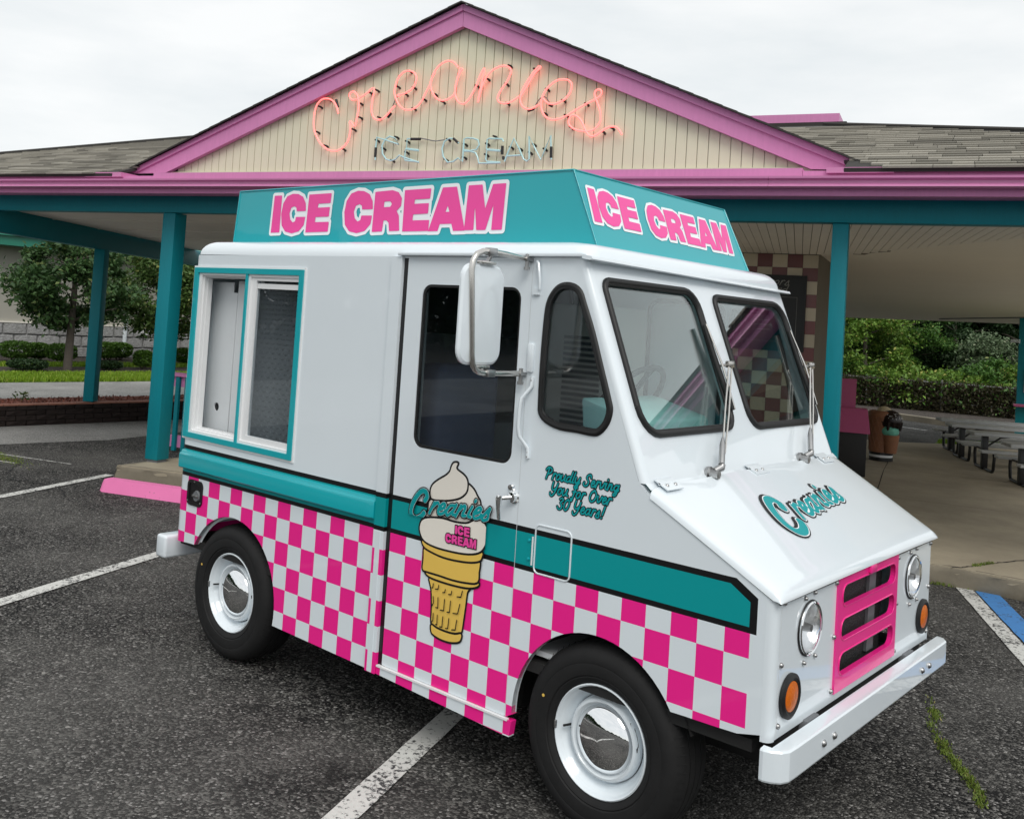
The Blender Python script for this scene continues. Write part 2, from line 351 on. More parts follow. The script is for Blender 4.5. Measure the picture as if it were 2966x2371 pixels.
def smooth_loop(P, n=3, closed=True):
    P = [np.array(p, float) for p in P]; m = len(P); o = []
    for i in range(m if closed else m-1):
        p0, p1, p2, p3 = (P[(i-1) % m], P[i], P[(i+1) % m], P[(i+2) % m]) if closed else (P[max(i-1, 0)], P[i], P[i+1], P[min(i+2, m-1)])
        for k in range(n):
            t = k/n; o.append(tuple(.5*((2*p1)+(-p0+p2)*t+(2*p0-5*p1+4*p2-p3)*t*t+(-p0+3*p1-3*p2+p3)*t**3)))
    if not closed: o.append(tuple(P[-1]))
    return o
def inset(P, d):
    """move a closed polygon inwards by d"""
    A = sum(P[i][0]*P[(i+1) % len(P)][1]-P[(i+1) % len(P)][0]*P[i][1] for i in range(len(P))); sg = 1 if A > 0 else -1; o = []
    for i in range(len(P)):
        a, b, c = (Vector(P[i-1]), Vector(P[i]), Vector(P[(i+1) % len(P)]))
        n1 = Vector((-(b-a).y, (b-a).x)); n2 = Vector((-(c-b).y, (c-b).x)); n_ = (n1.normalized()+n2.normalized()) if n1.length and n2.length else Vector((0, 0))
        n_ = n_.normalized() if n_.length else n_; o.append(tuple(b+sg*d*n_))
    return o
# signed distance lettering: strokes and polygons -> clean flat sheets
def seg_d(X, Y, a, b):
    ax, ay = a; dx, dy = b[0]-a[0], b[1]-a[1]; L = dx*dx+dy*dy+1e-12
    t = np.clip(((X-ax)*dx+(Y-ay)*dy)/L, 0, 1); return np.hypot(X-ax-t*dx, Y-ay-t*dy), t
def sd_strokes(X, Y, strokes, r):
    d = np.full(X.shape, 9.)
    for s_ in strokes:
        rr = s_[1] if isinstance(s_[1], (int, float)) else r; pts = s_[0] if isinstance(s_[1], (int, float)) else s_
        for a, b in zip(pts, pts[1:]): d = np.minimum(d, seg_d(X, Y, a, b)[0]-rr)
    return d
def sd_poly(X, Y, P):
    d = np.full(X.shape, 9.); ins = np.zeros(X.shape, bool)
    for a, b in zip(P, P[1:]+P[:1]):
        d = np.minimum(d, seg_d(X, Y, a, b)[0])
        if a[1] != b[1]: ins ^= ((a[1] > Y) != (b[1] > Y)) & (X < (b[0]-a[0])*(Y-a[1])/(b[1]-a[1])+a[0])
    return np.where(ins, -d, d)
def sheet(Fd, x0, y0, h, lev, f, b=None):
    """marching squares fill of Fd<lev -> faces; f maps (u,v) to space"""
    b = b or B(); ny, nx = Fd.shape; ins = Fd < lev; vid = {}
    def vert(x, y):
        k = (round(x, 3), round(y, 3))
        if k not in vid: vid[k] = len(b.V); b.V.append(tuple(f(x0+x*h, y0+y*h)))
        return vid[k]
    full = ins[:-1, :-1] & ins[1:, :-1] & ins[:-1, 1:] & ins[1:, 1:]; anyi = ins[:-1, :-1] | ins[1:, :-1] | ins[:-1, 1:] | ins[1:, 1:]
    for j in range(ny-1):
        i = 0; row = full[j]
        while i < nx-1:
            if row[i]:
                k = i
                while k+1 < nx-1 and row[k+1]: k += 1
                b.F.append((vert(i, j), vert(k+1, j), vert(k+1, j+1), vert(i, j+1))); i = k+1
            else: i += 1
    for j, i in np.argwhere(anyi & ~full):
        cs = [(i, j), (i+1, j), (i+1, j+1), (i, j+1)]; pl = []
        for q in range(4):
            (xa, ya), (xb, yb) = cs[q], cs[(q+1) % 4]; va, vb = Fd[ya, xa]-lev, Fd[yb, xb]-lev
            if va < 0: pl.append(vert(xa, ya))
            if (va < 0) != (vb < 0): t = va/(va-vb); pl.append(vert(xa+t*(xb-xa), ya+t*(yb-ya)))
        pl = [p for n_, p in enumerate(pl) if p != pl[n_-1]]
        if len(pl) > 2: b.F.append(tuple(pl))
    return b
def field(fn, x0, y0, x1, y1, h):
    X, Y = np.meshgrid(np.arange(x0, x1+h, h), np.arange(y0, y1+h, h)); return fn(X, Y), x0, y0, h
# ------------------------------------------------------------------ foliage
def leaves(P, size, flat=.35):
    """leaf-shaped quads, one island each, at points P"""
    n = len(P); nrm = rng.normal(size=(n, 3)); nrm[:, 2] = np.abs(nrm[:, 2])+flat; nrm /= np.linalg.norm(nrm, axis=1)[:, None]
    a = np.cross(nrm, rng.normal(size=(n, 3))); a /= np.linalg.norm(a, axis=1)[:, None]+1e-9; b = np.cross(nrm, a)
    s = size*(.6+.8*rng.random(n))[:, None]
    return np.stack([P-a*s*.6, P-b*s*.3+nrm*s*.06, P+a*s*.6-nrm*s*.12, P+b*s*.3+nrm*s*.06], 1).reshape(-1, 3)
def quads(name, V, mat, parent=None):
    n = len(V)//4; me = bpy.data.meshes.new(name); me.vertices.add(n*4); me.vertices.foreach_set('co', V.astype(np.float32).ravel())
    me.loops.add(n*4); me.loops.foreach_set('vertex_index', np.arange(n*4, dtype=np.int32)); me.polygons.add(n)
    me.polygons.foreach_set('loop_start', np.arange(0, n*4, 4, dtype=np.int32)); me.polygons.foreach_set('loop_total', np.full(n, 4, np.int32)); me.update(calc_edges=True); me.validate()
    me.materials.append(mat); return link(name, me, parent)
def crown_pts(c, rad, n, clumps, spread, low=-1., shell=.55):
    d = rng.normal(size=(clumps, 3)); d /= np.linalg.norm(d, axis=1)[:, None]; d = d[d[:, 2] > low] if (d[:, 2] > low).any() else d
    k = d*(shell+(1-shell)*rng.random((len(d), 1))**.6)*np.array(rad); i = rng.integers(0, len(d), n)
    w = spread*(.5+rng.random((len(d), 1)))
    return np.array(c)+k[i]+rng.normal(size=(n, 3))*w[i]*np.array([1, 1, .55]), np.array(c)+k
# traced outlines, in metres
D = {'neon_red': [[(2.026,3.668),(2.008,3.722),(1.977,3.769),(1.933,3.801),(1.877,3.815),(1.819,3.802),(1.776,3.757),(1.755,3.684),(1.752,3.607),(1.764,3.522),(1.798,3.452),(1.854,3.382),(1.927,3.331),(2.011,3.311),(2.081,3.329),(2.14,3.377),(2.17,3.444),(2.173,3.52),(2.163,3.588),(2.186,3.572),(2.22,3.541),(2.24,3.624),(2.25,3.714),(2.244,3.79),(2.217,3.844),(2.18,3.868),(2.145,3.858),(2.139,3.828),(2.163,3.796),(2.204,3.791),(2.256,3.808),(2.324,3.843),(2.39,3.893),(2.409,3.866),(2.4,3.814),(2.393,3.747),(2.399,3.664),(2.43,3.611),(2.483,3.594),(2.542,3.615),(2.598,3.673),(2.645,3.719)],[(2.69,3.803),(2.663,3.815),(2.73,3.827),(2.804,3.861),(2.842,3.914),(2.85,3.973),(2.821,4.018),(2.765,4.036),(2.707,4.024),(2.659,3.974),(2.635,3.901),(2.632,3.835),(2.659,3.767),(2.697,3.714),(2.75,3.682),(2.81,3.677),(2.867,3.697),(2.921,3.75),(2.964,3.836),(2.997,3.897),(3.019,3.979),(3.056,4.043),(3.11,4.088),(3.173,4.106),(3.232,4.085),(3.275,4.039)],[(3.042,4.008),(3.013,3.958),(3.004,3.907),(3.017,3.848),(3.058,3.788),(3.11,3.754),(3.167,3.752),(3.222,3.775),(3.256,3.81),(3.26,3.867),(3.277,3.96),(3.296,4.027),(3.317,4.023),(3.302,4.002),(3.278,3.946),(3.263,3.874),(3.261,3.802),(3.289,3.744),(3.339,3.713),(3.386,3.733),(3.429,3.796),(3.468,3.872),(3.496,3.95),(3.531,4.016),(3.537,3.99),(3.523,3.913),(3.506,3.814),(3.493,3.722)],[(3.496,3.743),(3.514,3.821),(3.553,3.926),(3.611,3.994),(3.678,4.026),(3.74,4.03),(3.787,4.006),(3.794,3.964),(3.764,3.895),(3.715,3.826),(3.685,3.764),(3.696,3.722),(3.747,3.702),(3.815,3.714),(3.888,3.756)],[(3.903,3.756),(3.958,3.844),(4.018,3.946),(4.071,3.999),(4.052,4.007),(4.003,3.953),(3.942,3.859),(3.903,3.77),(3.903,3.714),(3.932,3.664),(3.987,3.642),(4.038,3.657),(4.088,3.686)],[(4.114,3.734),(4.146,3.698),(4.199,3.679),(4.264,3.691),(4.32,3.723),(4.36,3.779),(4.367,3.84),(4.339,3.876),(4.288,3.888),(4.223,3.877),(4.16,3.832),(4.119,3.775),(4.098,3.7),(4.106,3.638),(4.139,3.581),(4.193,3.549),(4.266,3.55),(4.337,3.575),(4.434,3.63),(4.524,3.678),(4.593,3.709),(4.633,3.741),(4.634,3.775),(4.609,3.789),(4.582,3.77),(4.584,3.73),(4.61,3.668),(4.635,3.607),(4.643,3.526),(4.615,3.473),(4.567,3.444),(4.497,3.442),(4.424,3.457),(4.371,3.493),(4.362,3.534),(4.377,3.571),(4.409,3.577),(4.45,3.555),(4.485,3.51),(4.517,3.448),(4.549,3.407),(4.585,3.396),(4.639,3.422),(4.693,3.458),(4.748,3.473),(4.797,3.458),(4.838,3.404)]],
'neon_blue': [[(2.465,3.222),(2.461,3.334),(2.466,3.434),(2.55,3.41),(2.707,3.363),(2.66,3.423),(2.608,3.439),(2.558,3.414),(2.528,3.355),(2.538,3.281),(2.581,3.228),(2.634,3.213),(2.684,3.227),(2.719,3.263),(2.776,3.241),(2.93,3.195)],[(2.93,3.199),(2.786,3.215),(2.777,3.233),(2.783,3.318),(2.922,3.301)],[(2.921,3.308),(2.791,3.325),(2.792,3.413),(2.93,3.41)],[(3.325,3.363),(3.274,3.403),(3.225,3.408),(3.179,3.38),(3.159,3.315),(3.177,3.243),(3.225,3.192),(3.281,3.199),(3.327,3.23),(3.373,3.198),(3.374,3.29),(3.374,3.397),(3.402,3.408),(3.465,3.403),(3.513,3.387),(3.528,3.345),(3.504,3.303),(3.441,3.293),(3.385,3.301)],[(3.386,3.29),(3.442,3.289),(3.498,3.274),(3.521,3.232),(3.536,3.182),(3.637,3.181),(3.745,3.183)],[(3.745,3.188),(3.617,3.195),(3.6,3.216),(3.606,3.297),(3.738,3.285)],[(3.738,3.292),(3.601,3.305),(3.603,3.389),(3.622,3.399),(3.746,3.393),(3.763,3.369)],[(3.783,3.193),(3.815,3.284),(3.86,3.395),(3.92,3.296),(3.963,3.212),(3.995,3.195),(4.016,3.212),(4.002,3.412),(4.053,3.322),(4.124,3.207),(4.158,3.299),(4.202,3.411),(4.22,3.206)],[(3.806,3.242),(3.931,3.247)]],
'neon_clips': [(1.893,3.805),(1.792,3.739),(1.781,3.496),(1.889,3.363),(2.091,3.326),(2.193,3.51),(2.255,3.621),(2.248,3.754),(2.346,3.852),(2.419,3.872),(2.466,3.615),(2.642,3.896),(2.817,3.878),(2.733,3.822),(2.93,3.766),(3.039,3.81),(3.126,3.737),(2.759,4.034),(2.828,3.686),(3.458,3.868),(3.558,3.925),(3.747,3.87),(3.767,4.032),(3.767,3.7),(4.012,3.99),(4.135,3.808),(4.291,3.706),(4.128,3.601),(4.324,3.578),(4.501,3.67),(4.376,3.474),(4.662,3.429),(4.74,3.458)],
'neon_clips2': [(2.459,3.402),(2.532,3.326),(2.636,3.214),(2.784,3.385),(2.783,3.286),(2.666,3.428),(3.194,3.215),(3.205,3.395),(3.377,3.349),(3.378,3.231),(3.596,3.348),(3.595,3.253),(3.667,3.412),(3.83,3.313),(3.916,3.299),(4.011,3.265),(4.042,3.335),(4.147,3.294)],
'neon_ends': [[(1.983,3.804),(2.009,3.731)],[(2.604,3.655),(2.568,3.615)],[(2.461,3.338),(2.461,3.248)],[(2.83,3.41),(2.93,3.408)],[(3.266,3.406),(3.317,3.366)],[(3.753,3.331),(3.755,3.257)],[(3.767,3.239),(3.774,3.211)],[(4.212,3.316),(4.216,3.22)],[(3.975,3.631),(4.03,3.645)],[(4.169,3.678),(4.2,3.663)]],
'neon_wires': [[(2.921,3.42),(2.98,3.408),(3.072,3.391),(3.137,3.397),(3.169,3.4)],[(2.601,3.724),(2.619,3.768),(2.638,3.801),(2.662,3.822)],[(4.026,3.647),(4.045,3.702),(4.079,3.742),(4.123,3.748),(4.164,3.698)]],
'cone': {'mid': [(1.8326,1.1554),(1.868,1.1377),(1.8891,1.1133),(1.9066,1.0932),(1.9079,1.0565),(1.8963,1.0314),(1.8793,1.0098),(1.8422,0.9974),(1.791,0.9913),(1.725,0.9934),(1.665,0.9874),(1.6108,0.9815),(1.6209,1.0205),(1.6311,1.0585),(1.7375,1.074),(1.8071,1.1021),(1.8334,1.1321)],
'top': [(1.75,1.2278),(1.7728,1.2301),(1.7647,1.211),(1.7755,1.2007),(1.8058,1.1888),(1.8266,1.1732),(1.8331,1.1508),(1.8279,1.1219),(1.7979,1.0959),(1.7504,1.0785),(1.6914,1.0672),(1.6443,1.0631),(1.6297,1.0727),(1.6273,1.0989),(1.6388,1.1225),(1.6706,1.1467),(1.7089,1.1693),(1.7304,1.1893),(1.7383,1.2119)],
'scoop': [(1.598,0.9705),(1.638,0.984),(1.7116,0.9934),(1.778,0.9913),(1.8422,0.9974),(1.8789,1.0143),(1.9056,1.033),(1.9348,1.0199),(1.9588,0.9924),(1.9589,0.9559),(1.9378,0.9129),(1.9022,0.8919),(1.8398,0.8793),(1.7558,0.874),(1.6755,0.8745),(1.6128,0.8862),(1.5856,0.9173),(1.5829,0.9459)],
'rim': [(1.6027,0.8842),(1.6756,0.8731),(1.756,0.8716),(1.84,0.877),(1.9025,0.8888),(1.9388,0.9017),(1.9373,0.8831),(1.9263,0.867),(1.8804,0.8529),(1.8043,0.844),(1.7255,0.8418),(1.6575,0.8494),(1.6153,0.8602)],
'band': [(1.6155,0.8578),(1.6577,0.847),(1.7258,0.8395),(1.8045,0.8417),(1.8806,0.8506),(1.9265,0.8648),(1.9259,0.8212),(1.9213,0.7813),(1.8625,0.7682),(1.7856,0.7628),(1.706,0.7642),(1.6382,0.7639),(1.6136,0.7682),(1.6144,0.8118)],
'lip': [(1.6316,0.7601),(1.7062,0.7619),(1.7858,0.7605),(1.8627,0.7659),(1.9245,0.7797),(1.9226,0.7656),(1.8768,0.7497),(1.8004,0.7427),(1.7214,0.7416),(1.6536,0.7457)],
'body': [(1.6538,0.7433),(1.7216,0.7393),(1.8006,0.7404),(1.8801,0.7491),(1.869,0.7304),(1.8641,0.6786),(1.8572,0.6123),(1.8489,0.5618),(1.8177,0.5515),(1.7658,0.5475),(1.7124,0.5504),(1.6828,0.5572),(1.6785,0.625),(1.6699,0.6944)],
'base': [(1.683,0.5549),(1.7126,0.5481),(1.766,0.5452),(1.8179,0.5492),(1.851,0.56),(1.8499,0.5367),(1.8331,0.5231),(1.7887,0.5124),(1.736,0.5117),(1.695,0.52),(1.6838,0.5314)],
'dash': [[(1.6841,0.7238),(1.6823,0.7067),(1.6764,0.7054)],[(1.7151,0.7236),(1.7125,0.7079),(1.698,0.7046)],[(1.7537,0.7158),(1.7516,0.7026),(1.7399,0.6999)],[(1.7897,0.717),(1.7878,0.7025),(1.7729,0.7)],[(1.848,0.7303),(1.8413,0.7046),(1.8203,0.7016)],[(1.6876,0.6723),(1.6913,0.647),(1.6844,0.6335)],[(1.7156,0.6741),(1.7182,0.6321),(1.7062,0.6316)],[(1.7527,0.6756),(1.7517,0.6293),(1.732,0.6274)],[(1.7868,0.6766),(1.7845,0.6302),(1.7703,0.6282)],[(1.8387,0.6762),(1.8295,0.6356),(1.8039,0.6317)],[(1.6938,0.605),(1.6949,0.5792),(1.6892,0.5683)],[(1.7175,0.6036),(1.7191,0.5639),(1.7111,0.5643)],[(1.7494,0.6044),(1.748,0.5618),(1.7348,0.5608)],[(1.7835,0.6057),(1.7807,0.5644),(1.7678,0.5621)],[(1.8267,0.6094),(1.8225,0.5699),(1.8022,0.5652)]]},'script': [[(1.6038,1.0331),(1.6157,1.0607),(1.6046,1.0831),(1.577,1.0811),(1.5452,1.0465),(1.5281,1.0044),(1.5329,0.9758),(1.5594,0.9718),(1.5926,0.9899),(1.6158,1.0158)],[(1.6241,1.0008),(1.6469,1.0501)],[(1.6345,1.0219),(1.6631,1.0446),(1.679,1.0411),(1.6554,1.0034),(1.6737,1.0033),(1.6941,1.0237)],[(1.6991,1.0198),(1.7159,1.0346),(1.718,1.0478),(1.7046,1.0484),(1.6887,1.0237),(1.6973,1.0037),(1.7181,1.0098),(1.7413,1.0329)],[(1.7798,1.0584),(1.7601,1.0579),(1.7413,1.0329),(1.7462,1.0148),(1.7655,1.0206),(1.7861,1.0609)],[(1.7861,1.0609),(1.7734,1.0196),(1.7919,1.0182),(1.8124,1.042)],[(1.8008,1.0133),(1.8233,1.065)],[(1.8105,1.0277),(1.8442,1.0616),(1.8573,1.0578),(1.8413,1.0215),(1.8604,1.0221),(1.8792,1.0468)],[(1.8933,1.0655),(1.8746,1.0265),(1.8919,1.0236),(1.9107,1.0455)],[(1.8815,1.0991),(1.888,1.0974)],[(1.9049,1.0412),(1.924,1.0584),(1.9253,1.0724),(1.9129,1.0712),(1.8994,1.0467),(1.9061,1.0271),(1.9263,1.0322),(1.9455,1.0539)],[(1.9456,1.053),(1.9703,1.0948),(1.9631,1.0708),(1.9761,1.0557),(1.9658,1.0325),(1.949,1.034)]],
'smallbox': [[(1.7866,0.9825),(1.8666,0.988),(1.869,0.9467),(1.7872,0.9469)],[(1.735,0.9417),(1.9068,0.9467),(1.9071,0.9076),(1.7365,0.9041)]],
'iceletters': [[(0.1313,2.413),(0.197,2.4125),(0.205,2.2139),(0.1285,2.2128)],[(0.4152,2.3237),(0.4077,2.3635),(0.3801,2.3985),(0.3382,2.4149),(0.2927,2.4184),(0.2439,2.4061),(0.2144,2.3694),(0.2056,2.313),(0.2191,2.2514),(0.2552,2.218),(0.3126,2.2071),(0.3712,2.2176),(0.4088,2.2503),(0.4143,2.2925),(0.3356,2.2941),(0.3322,2.2719),(0.312,2.2648),(0.2888,2.2821),(0.2775,2.3141),(0.2877,2.3438),(0.314,2.3514),(0.333,2.3425),(0.3367,2.3238)],[(0.4304,2.4087),(0.6112,2.4093),(0.6098,2.3591),(0.5125,2.3585),(0.5106,2.3376),(0.6078,2.3385),(0.6062,2.2902),(0.5002,2.2897),(0.4988,2.2634),(0.6105,2.2632),(0.609,2.2131),(0.4279,2.2115)],[(0.935,2.3191),(0.928,2.3589),(0.9007,2.3939),(0.8586,2.4103),(0.8128,2.414),(0.7634,2.4018),(0.7331,2.3651),(0.7235,2.3087),(0.7364,2.2471),(0.7725,2.2137),(0.8303,2.2028),(0.8895,2.2132),(0.9278,2.2458),(0.9338,2.2879),(0.8545,2.2897),(0.8508,2.2675),(0.8303,2.2605),(0.8072,2.2777),(0.7962,2.3097),(0.8068,2.3394),(0.8335,2.347),(0.8525,2.3381),(0.856,2.3194)],[(0.9418,2.4029),(1.0639,2.4067),(1.1078,2.3949),(1.1336,2.3664),(1.1324,2.3289),(1.1044,2.3062),(1.1236,2.2832),(1.1355,2.2113),(1.065,2.2104),(1.056,2.251),(1.0388,2.2623),(1.0189,2.2626),(1.0155,2.2093),(0.9426,2.2076)],[(1.0135,2.3535),(1.0544,2.3539),(1.068,2.3408),(1.0571,2.3268),(1.0125,2.3264)],[(1.1492,2.4033),(1.3245,2.4045),(1.3221,2.3575),(1.2226,2.3567),(1.221,2.3362),(1.3172,2.3366),(1.3171,2.2886),(1.2199,2.2868),(1.219,2.2588),(1.3291,2.2584),(1.3292,2.2082),(1.1563,2.2077)],[(1.3977,2.4056),(1.4858,2.4059),(1.5573,2.2071),(1.4853,2.2063),(1.4714,2.239),(1.3986,2.2386),(1.3881,2.2067),(1.3271,2.2066)],[(1.428,2.2932),(1.4387,2.3217),(1.4533,2.2934)],[(1.5575,2.4084),(1.6394,2.4088),(1.6672,2.3019),(1.7011,2.4084),(1.7764,2.4089),(1.7734,2.2082),(1.7131,2.2075),(1.7137,2.3198),(1.6794,2.2079),(1.6256,2.2086),(1.6053,2.3215),(1.6089,2.2088),(1.5518,2.2087)]],
'quarter': [(2.2693,1.9859),(2.316,1.9791),(2.3503,1.9537),(2.3731,1.9073),(2.4187,1.8057),(2.4653,1.6806),(2.5073,1.5676),(2.5183,1.5234),(2.505,1.4715),(2.471,1.4319),(2.4345,1.4197),(2.358,1.423),(2.2794,1.4238),(2.2109,1.442),(2.174,1.4751),(2.1677,1.5281),(2.166,1.6623),(2.1703,1.8243),(2.1781,1.9002),(2.1986,1.944),(2.2301,1.9744)],
'vent': [(2.2043,1.0548),(2.2231,1.0631),(2.3446,1.0602),(2.3656,1.0466),(2.3683,0.895),(2.3583,0.8811),(2.2106,0.8784),(2.1956,0.8902)]}
# ================================================================== SETTING: ground
def flat(name, pts, z, mat, kind='structure', parent=None, th=0):
    if th: o = B().plate(pts, [], lambda u, v, d: (u, v, z-d), th).out(name, mat, parent)
    else:
        tri = tessellate_polygon([[Vector((*p, 0)) for p in pts]]); o = ob(name, [(*p, z) for p in pts], [tuple(t) for t in tri], mat, parent)
    if kind: o['kind'] = kind
    return o
s16, c16 = math.sin(R(16)), math.cos(R(16))
def FP(s, n, z=0.): return (-4.655+s*c16-n*s16, 2.337+s*s16+n*c16, z)
def F2(s, n): return FP(s, n)[:2]
flat('asphalt_lot', [(-500, -500), (500, -500), (500, 500), (-500, 500)], 0, M['asphalt'])
flat('driveway', [(-9.3, -40), (-7.35, 1.6), (-7.2, 3.2), (-7.6, 4.6), (-8.6, 8), (-8.9, 30), (-9.6, 30), (-9.6, -40)], .004, M['asphalt_pale'])
flat('road', [(-15.05, -60), (-9.62, -60), (-9.62, 60), (-15.05, 60)], .004, M['asphalt_pale'])
flat('lawn_strip', [(-16.75, -1), (-15.05, -1), (-15.05, 60), (-16.75, 60)], .008, M['lawn'])
flat('mulch_bed', [(-19.0, -1), (-16.75, -1), (-16.75, 60), (-19.0, 60)], .008, M['mulch'])
flat('back_lawn', [(-19.9, -1), (-19.0, -1), (-19.0, 60), (-19.9, 60)], .008, M['lawn'])
flat('wall_bed', [(-24, -1), (-19.9, -1), (-19.9, 60), (-24, 60)], .008, M['mulch'])
# concrete floor under the canopy, a raised slab
slab = [F2(-.10, -.36), F2(.55, -.26), F2(3.5, .2), F2(7.3, .74), F2(7.95, .60), F2(9.5, .35), F2(14, .3), F2(14, 12.1), F2(8.6, 12.05), F2(7.75, 11.4), F2(7.1, 10.9), F2(6.56, 10.5), F2(1, 9.5), F2(-.02, 1.2)]
def rough_edge(pts, seed):
    rnd = random.Random(seed); P_ = []
    for a, c in zip(pts, pts[1:]):
        m = max(2, int((Vector(c)-Vector(a)).length/.09)); P_ += [tuple(Vector(a).lerp(Vector(c), i/m)) for i in range(m)]
    P_.append(pts[-1]); rows = []
    for z, off in ((0, .012), (.05, .016), (.10, .010), (.132, .006), (.1485, -.012), (.1488, -.05)):
        r_ = []
        for i, p in enumerate(P_):
            a = Vector(P_[max(0, i-1)]); c = Vector(P_[min(len(P_)-1, i+1)]); n = Vector(((c-a).y, -(c-a).x)).normalized()
            d = off+rnd.gauss(0, .006)-(.010 if rnd.random() < .08 and z > .04 else 0); r_.append((p[0]+n.x*d, p[1]+n.y*d, z-(rnd.random()*.004 if z > .14 else 0)))
        rows.append(r_)
    o = B().grid(rows).out('slab_edge', M['kerb'], None, 60); o['kind'] = 'structure'
rough_edge([F2(-.10, -.36), F2(.55, -.26), F2(3.5, .2), F2(7.3, .74), F2(7.95, .60), F2(9.5, .35), F2(14, .3)], 4); rough_edge([F2(-.02, 1.2), F2(-.10, -.36)], 5)
fl = B().plate(slab, [], lambda u, v, d: (u, v, .146-d), .142)
o = fl.out('concrete_floor', M['concrete']); o['kind'] = 'structure'
def strip(name, a, b, w, z, mat, kind='structure'):
    a, b = Vector(a), Vector(b); n = (b-a).normalized(); n = Vector((-n.y, n.x))*w/2
    m = max(2, int((b-a).length/.12)); L = []; Rr = []
    for i in range(m+1):
        p = a+(b-a)*i/m; j1, j2 = (random.uniform(-1, 1)*w*.035 for _ in 'ab'); L.append(tuple(p+n*(1+j1*8))); Rr.append(tuple(p-n*(1+j2*8)))
    b_ = B(); b_.grid([[(*q, z) for q in L], [(*q, z) for q in Rr]]); o = b_.out(name, mat); o['kind'] = kind; return o
strip('bay_line', (-4.93, 2.04), (-3.60, -.95), .105, .006, M['line_white'])
strip('bay_line', (-2.24, 1.87), (-.75, -2.1), .11, .006, M['line_white'])
strip('bay_line', (1.06, 1.45), (2.7, -2.9), .115, .006, M['line_white'])
strip('bay_line', (2.38, 5.12), (4.1, 1.75), .115, .006, M['line_white'])
strip('bay_line', (2.53, 5.15), (4.25, 1.80), .155, .006, M['line_blue'])
strip('far_bay_line', F2(6.3, 15.95), F2(7.05, 15.45), .1, .006, M['line_white'])
o = flat('kerb', [F2(3.5, 18.7), F2(6.33, 18.15), F2(7.28, 17.45), F2(9.5, 16.3), F2(14, 15), F2(14, 15.3), F2(9.6, 16.6), F2(7.4, 17.75), F2(6.4, 18.45), F2(3.5, 19)], .13, M['kerb'], th=.13)
flat('verge', [F2(-6, 19.6), F2(6.4, 18.45), F2(7.4, 17.75), F2(9.6, 16.6), F2(14, 15.3), F2(60, 15), F2(60, 60), F2(-6, 60)], .1, M['mulch'], th=.1)
flat('kerb', [F2(7.1, 10.95), F2(7.75, 11.45), F2(8.6, 12.1), F2(14, 12.15), F2(14, 12.35), F2(8.5, 12.3), F2(7.7, 11.65), F2(7.05, 11.15)], .12, M['kerb'], th=.12)
flat('lawn_patch', [F2(7.15, 11.2), F2(7.7, 11.65), F2(8.5, 12.3), F2(14, 12.35), F2(14, 13.4), F2(8.2, 13.4), F2(7.3, 12.6)], .06, M['lawn'], th=.06)
def blades(name, P, h, w, mat, label=None):
    n = len(P); a = rng.random(n)*6.283; dx = np.stack([np.cos(a), np.sin(a), np.zeros(n)], 1)*w*(.5+rng.random((n, 1))); lean = rng.normal(size=(n, 3))*h*.35; lean[:, 2] = h*(.5+.7*rng.random(n))
    V = np.stack([P-dx, P+dx, P+dx*.35+lean, P-dx*.35+lean], 1).reshape(-1, 3); o = quads(name, V, mat); o['kind'] = 'stuff'; return o
n_ = 42000; blades('grass', np.stack([rng.uniform(-16.75, -15.05, n_), rng.uniform(2, 14, n_), np.full(n_, .008)], 1), .09, .012, M['grass'])
n_ = 9000; blades('grass', np.stack([rng.uniform(-19.9, -19.0, n_), rng.uniform(3, 14, n_), np.full(n_, .008)], 1), .08, .012, M['grass'])
t_ = rng.random((9000, 2)); q0, q1 = np.array(F2(7.3, 11.3)), np.array(F2(9.9, 12.4)); qn = np.array((-s16, c16))*1.0
blades('grass', np.concatenate([q0+(q1-q0)*t_[:, :1]+qn*(t_[:, 1:]-.05)*1.0, np.full((9000, 1), .06)], 1), .07, .01, M['grass'])
# hairline cracks and old patch edges
def crack(pts, w, seed):
    rnd = random.Random(seed); L = smooth_loop(pts, 10, False); L = [(x+rnd.gauss(0, .012), y+rnd.gauss(0, .012)) for x, y in L]; b_ = B(); rows = [[], []]
    for i, (x, y) in enumerate(L):
        a = L[max(0, i-1)]; c = L[min(len(L)-1, i+1)]; n = Vector((-(c[1]-a[1]), c[0]-a[0])); n = n.normalized()*w*rnd.uniform(.3, 1.)
        rows[0].append((x+n.x, y+n.y, .003)); rows[1].append((x-n.x, y-n.y, .003))
    o = b_.grid(rows).out('asphalt_crack', M['crack']); o['kind'] = 'structure'
crack([(-5.9, 1.55), (-5.2, 1.15), (-4.6, 1.35), (-4.1, 1.2)], .010, 1); crack([(2.7, 3.2), (2.93, 2.5), (3.06, 2.05), (3.36, 1.6), (3.5, 1.2), (3.45, .6)], .007, 2)

def seam(pts, w, z, seed):
    rnd = random.Random(seed); L = smooth_loop(pts, 8, False); rows = [[], []]
    for i, (x, y) in enumerate(L):
        a = L[max(0, i-1)]; c = L[min(len(L)-1, i+1)]; n = Vector((-(c[1]-a[1]), c[0]-a[0])).normalized()*w*rnd.uniform(.35, 1.); j = rnd.gauss(0, .008)
        rows[0].append((x+n.x+j, y+n.y, z)); rows[1].append((x-n.x+j, y-n.y, z))
    o = B().grid(rows).out('slab_joint', M['crack']); o['kind'] = 'structure'
seam([F2(7.45, .68), F2(7.58, .84), F2(7.75, 1.08), F2(7.99, 1.38), F2(8.6, 2.1)], .010, .1502, 1); seam([F2(3.2, 4.0), F2(9.5, 3.9)], .006, .1495, 2); seam([F2(6.7, 3.9), F2(6.6, 9)], .006, .1495, 3); seam([F2(5, 6.6), F2(10, 6.5)], .006, .1495, 6)
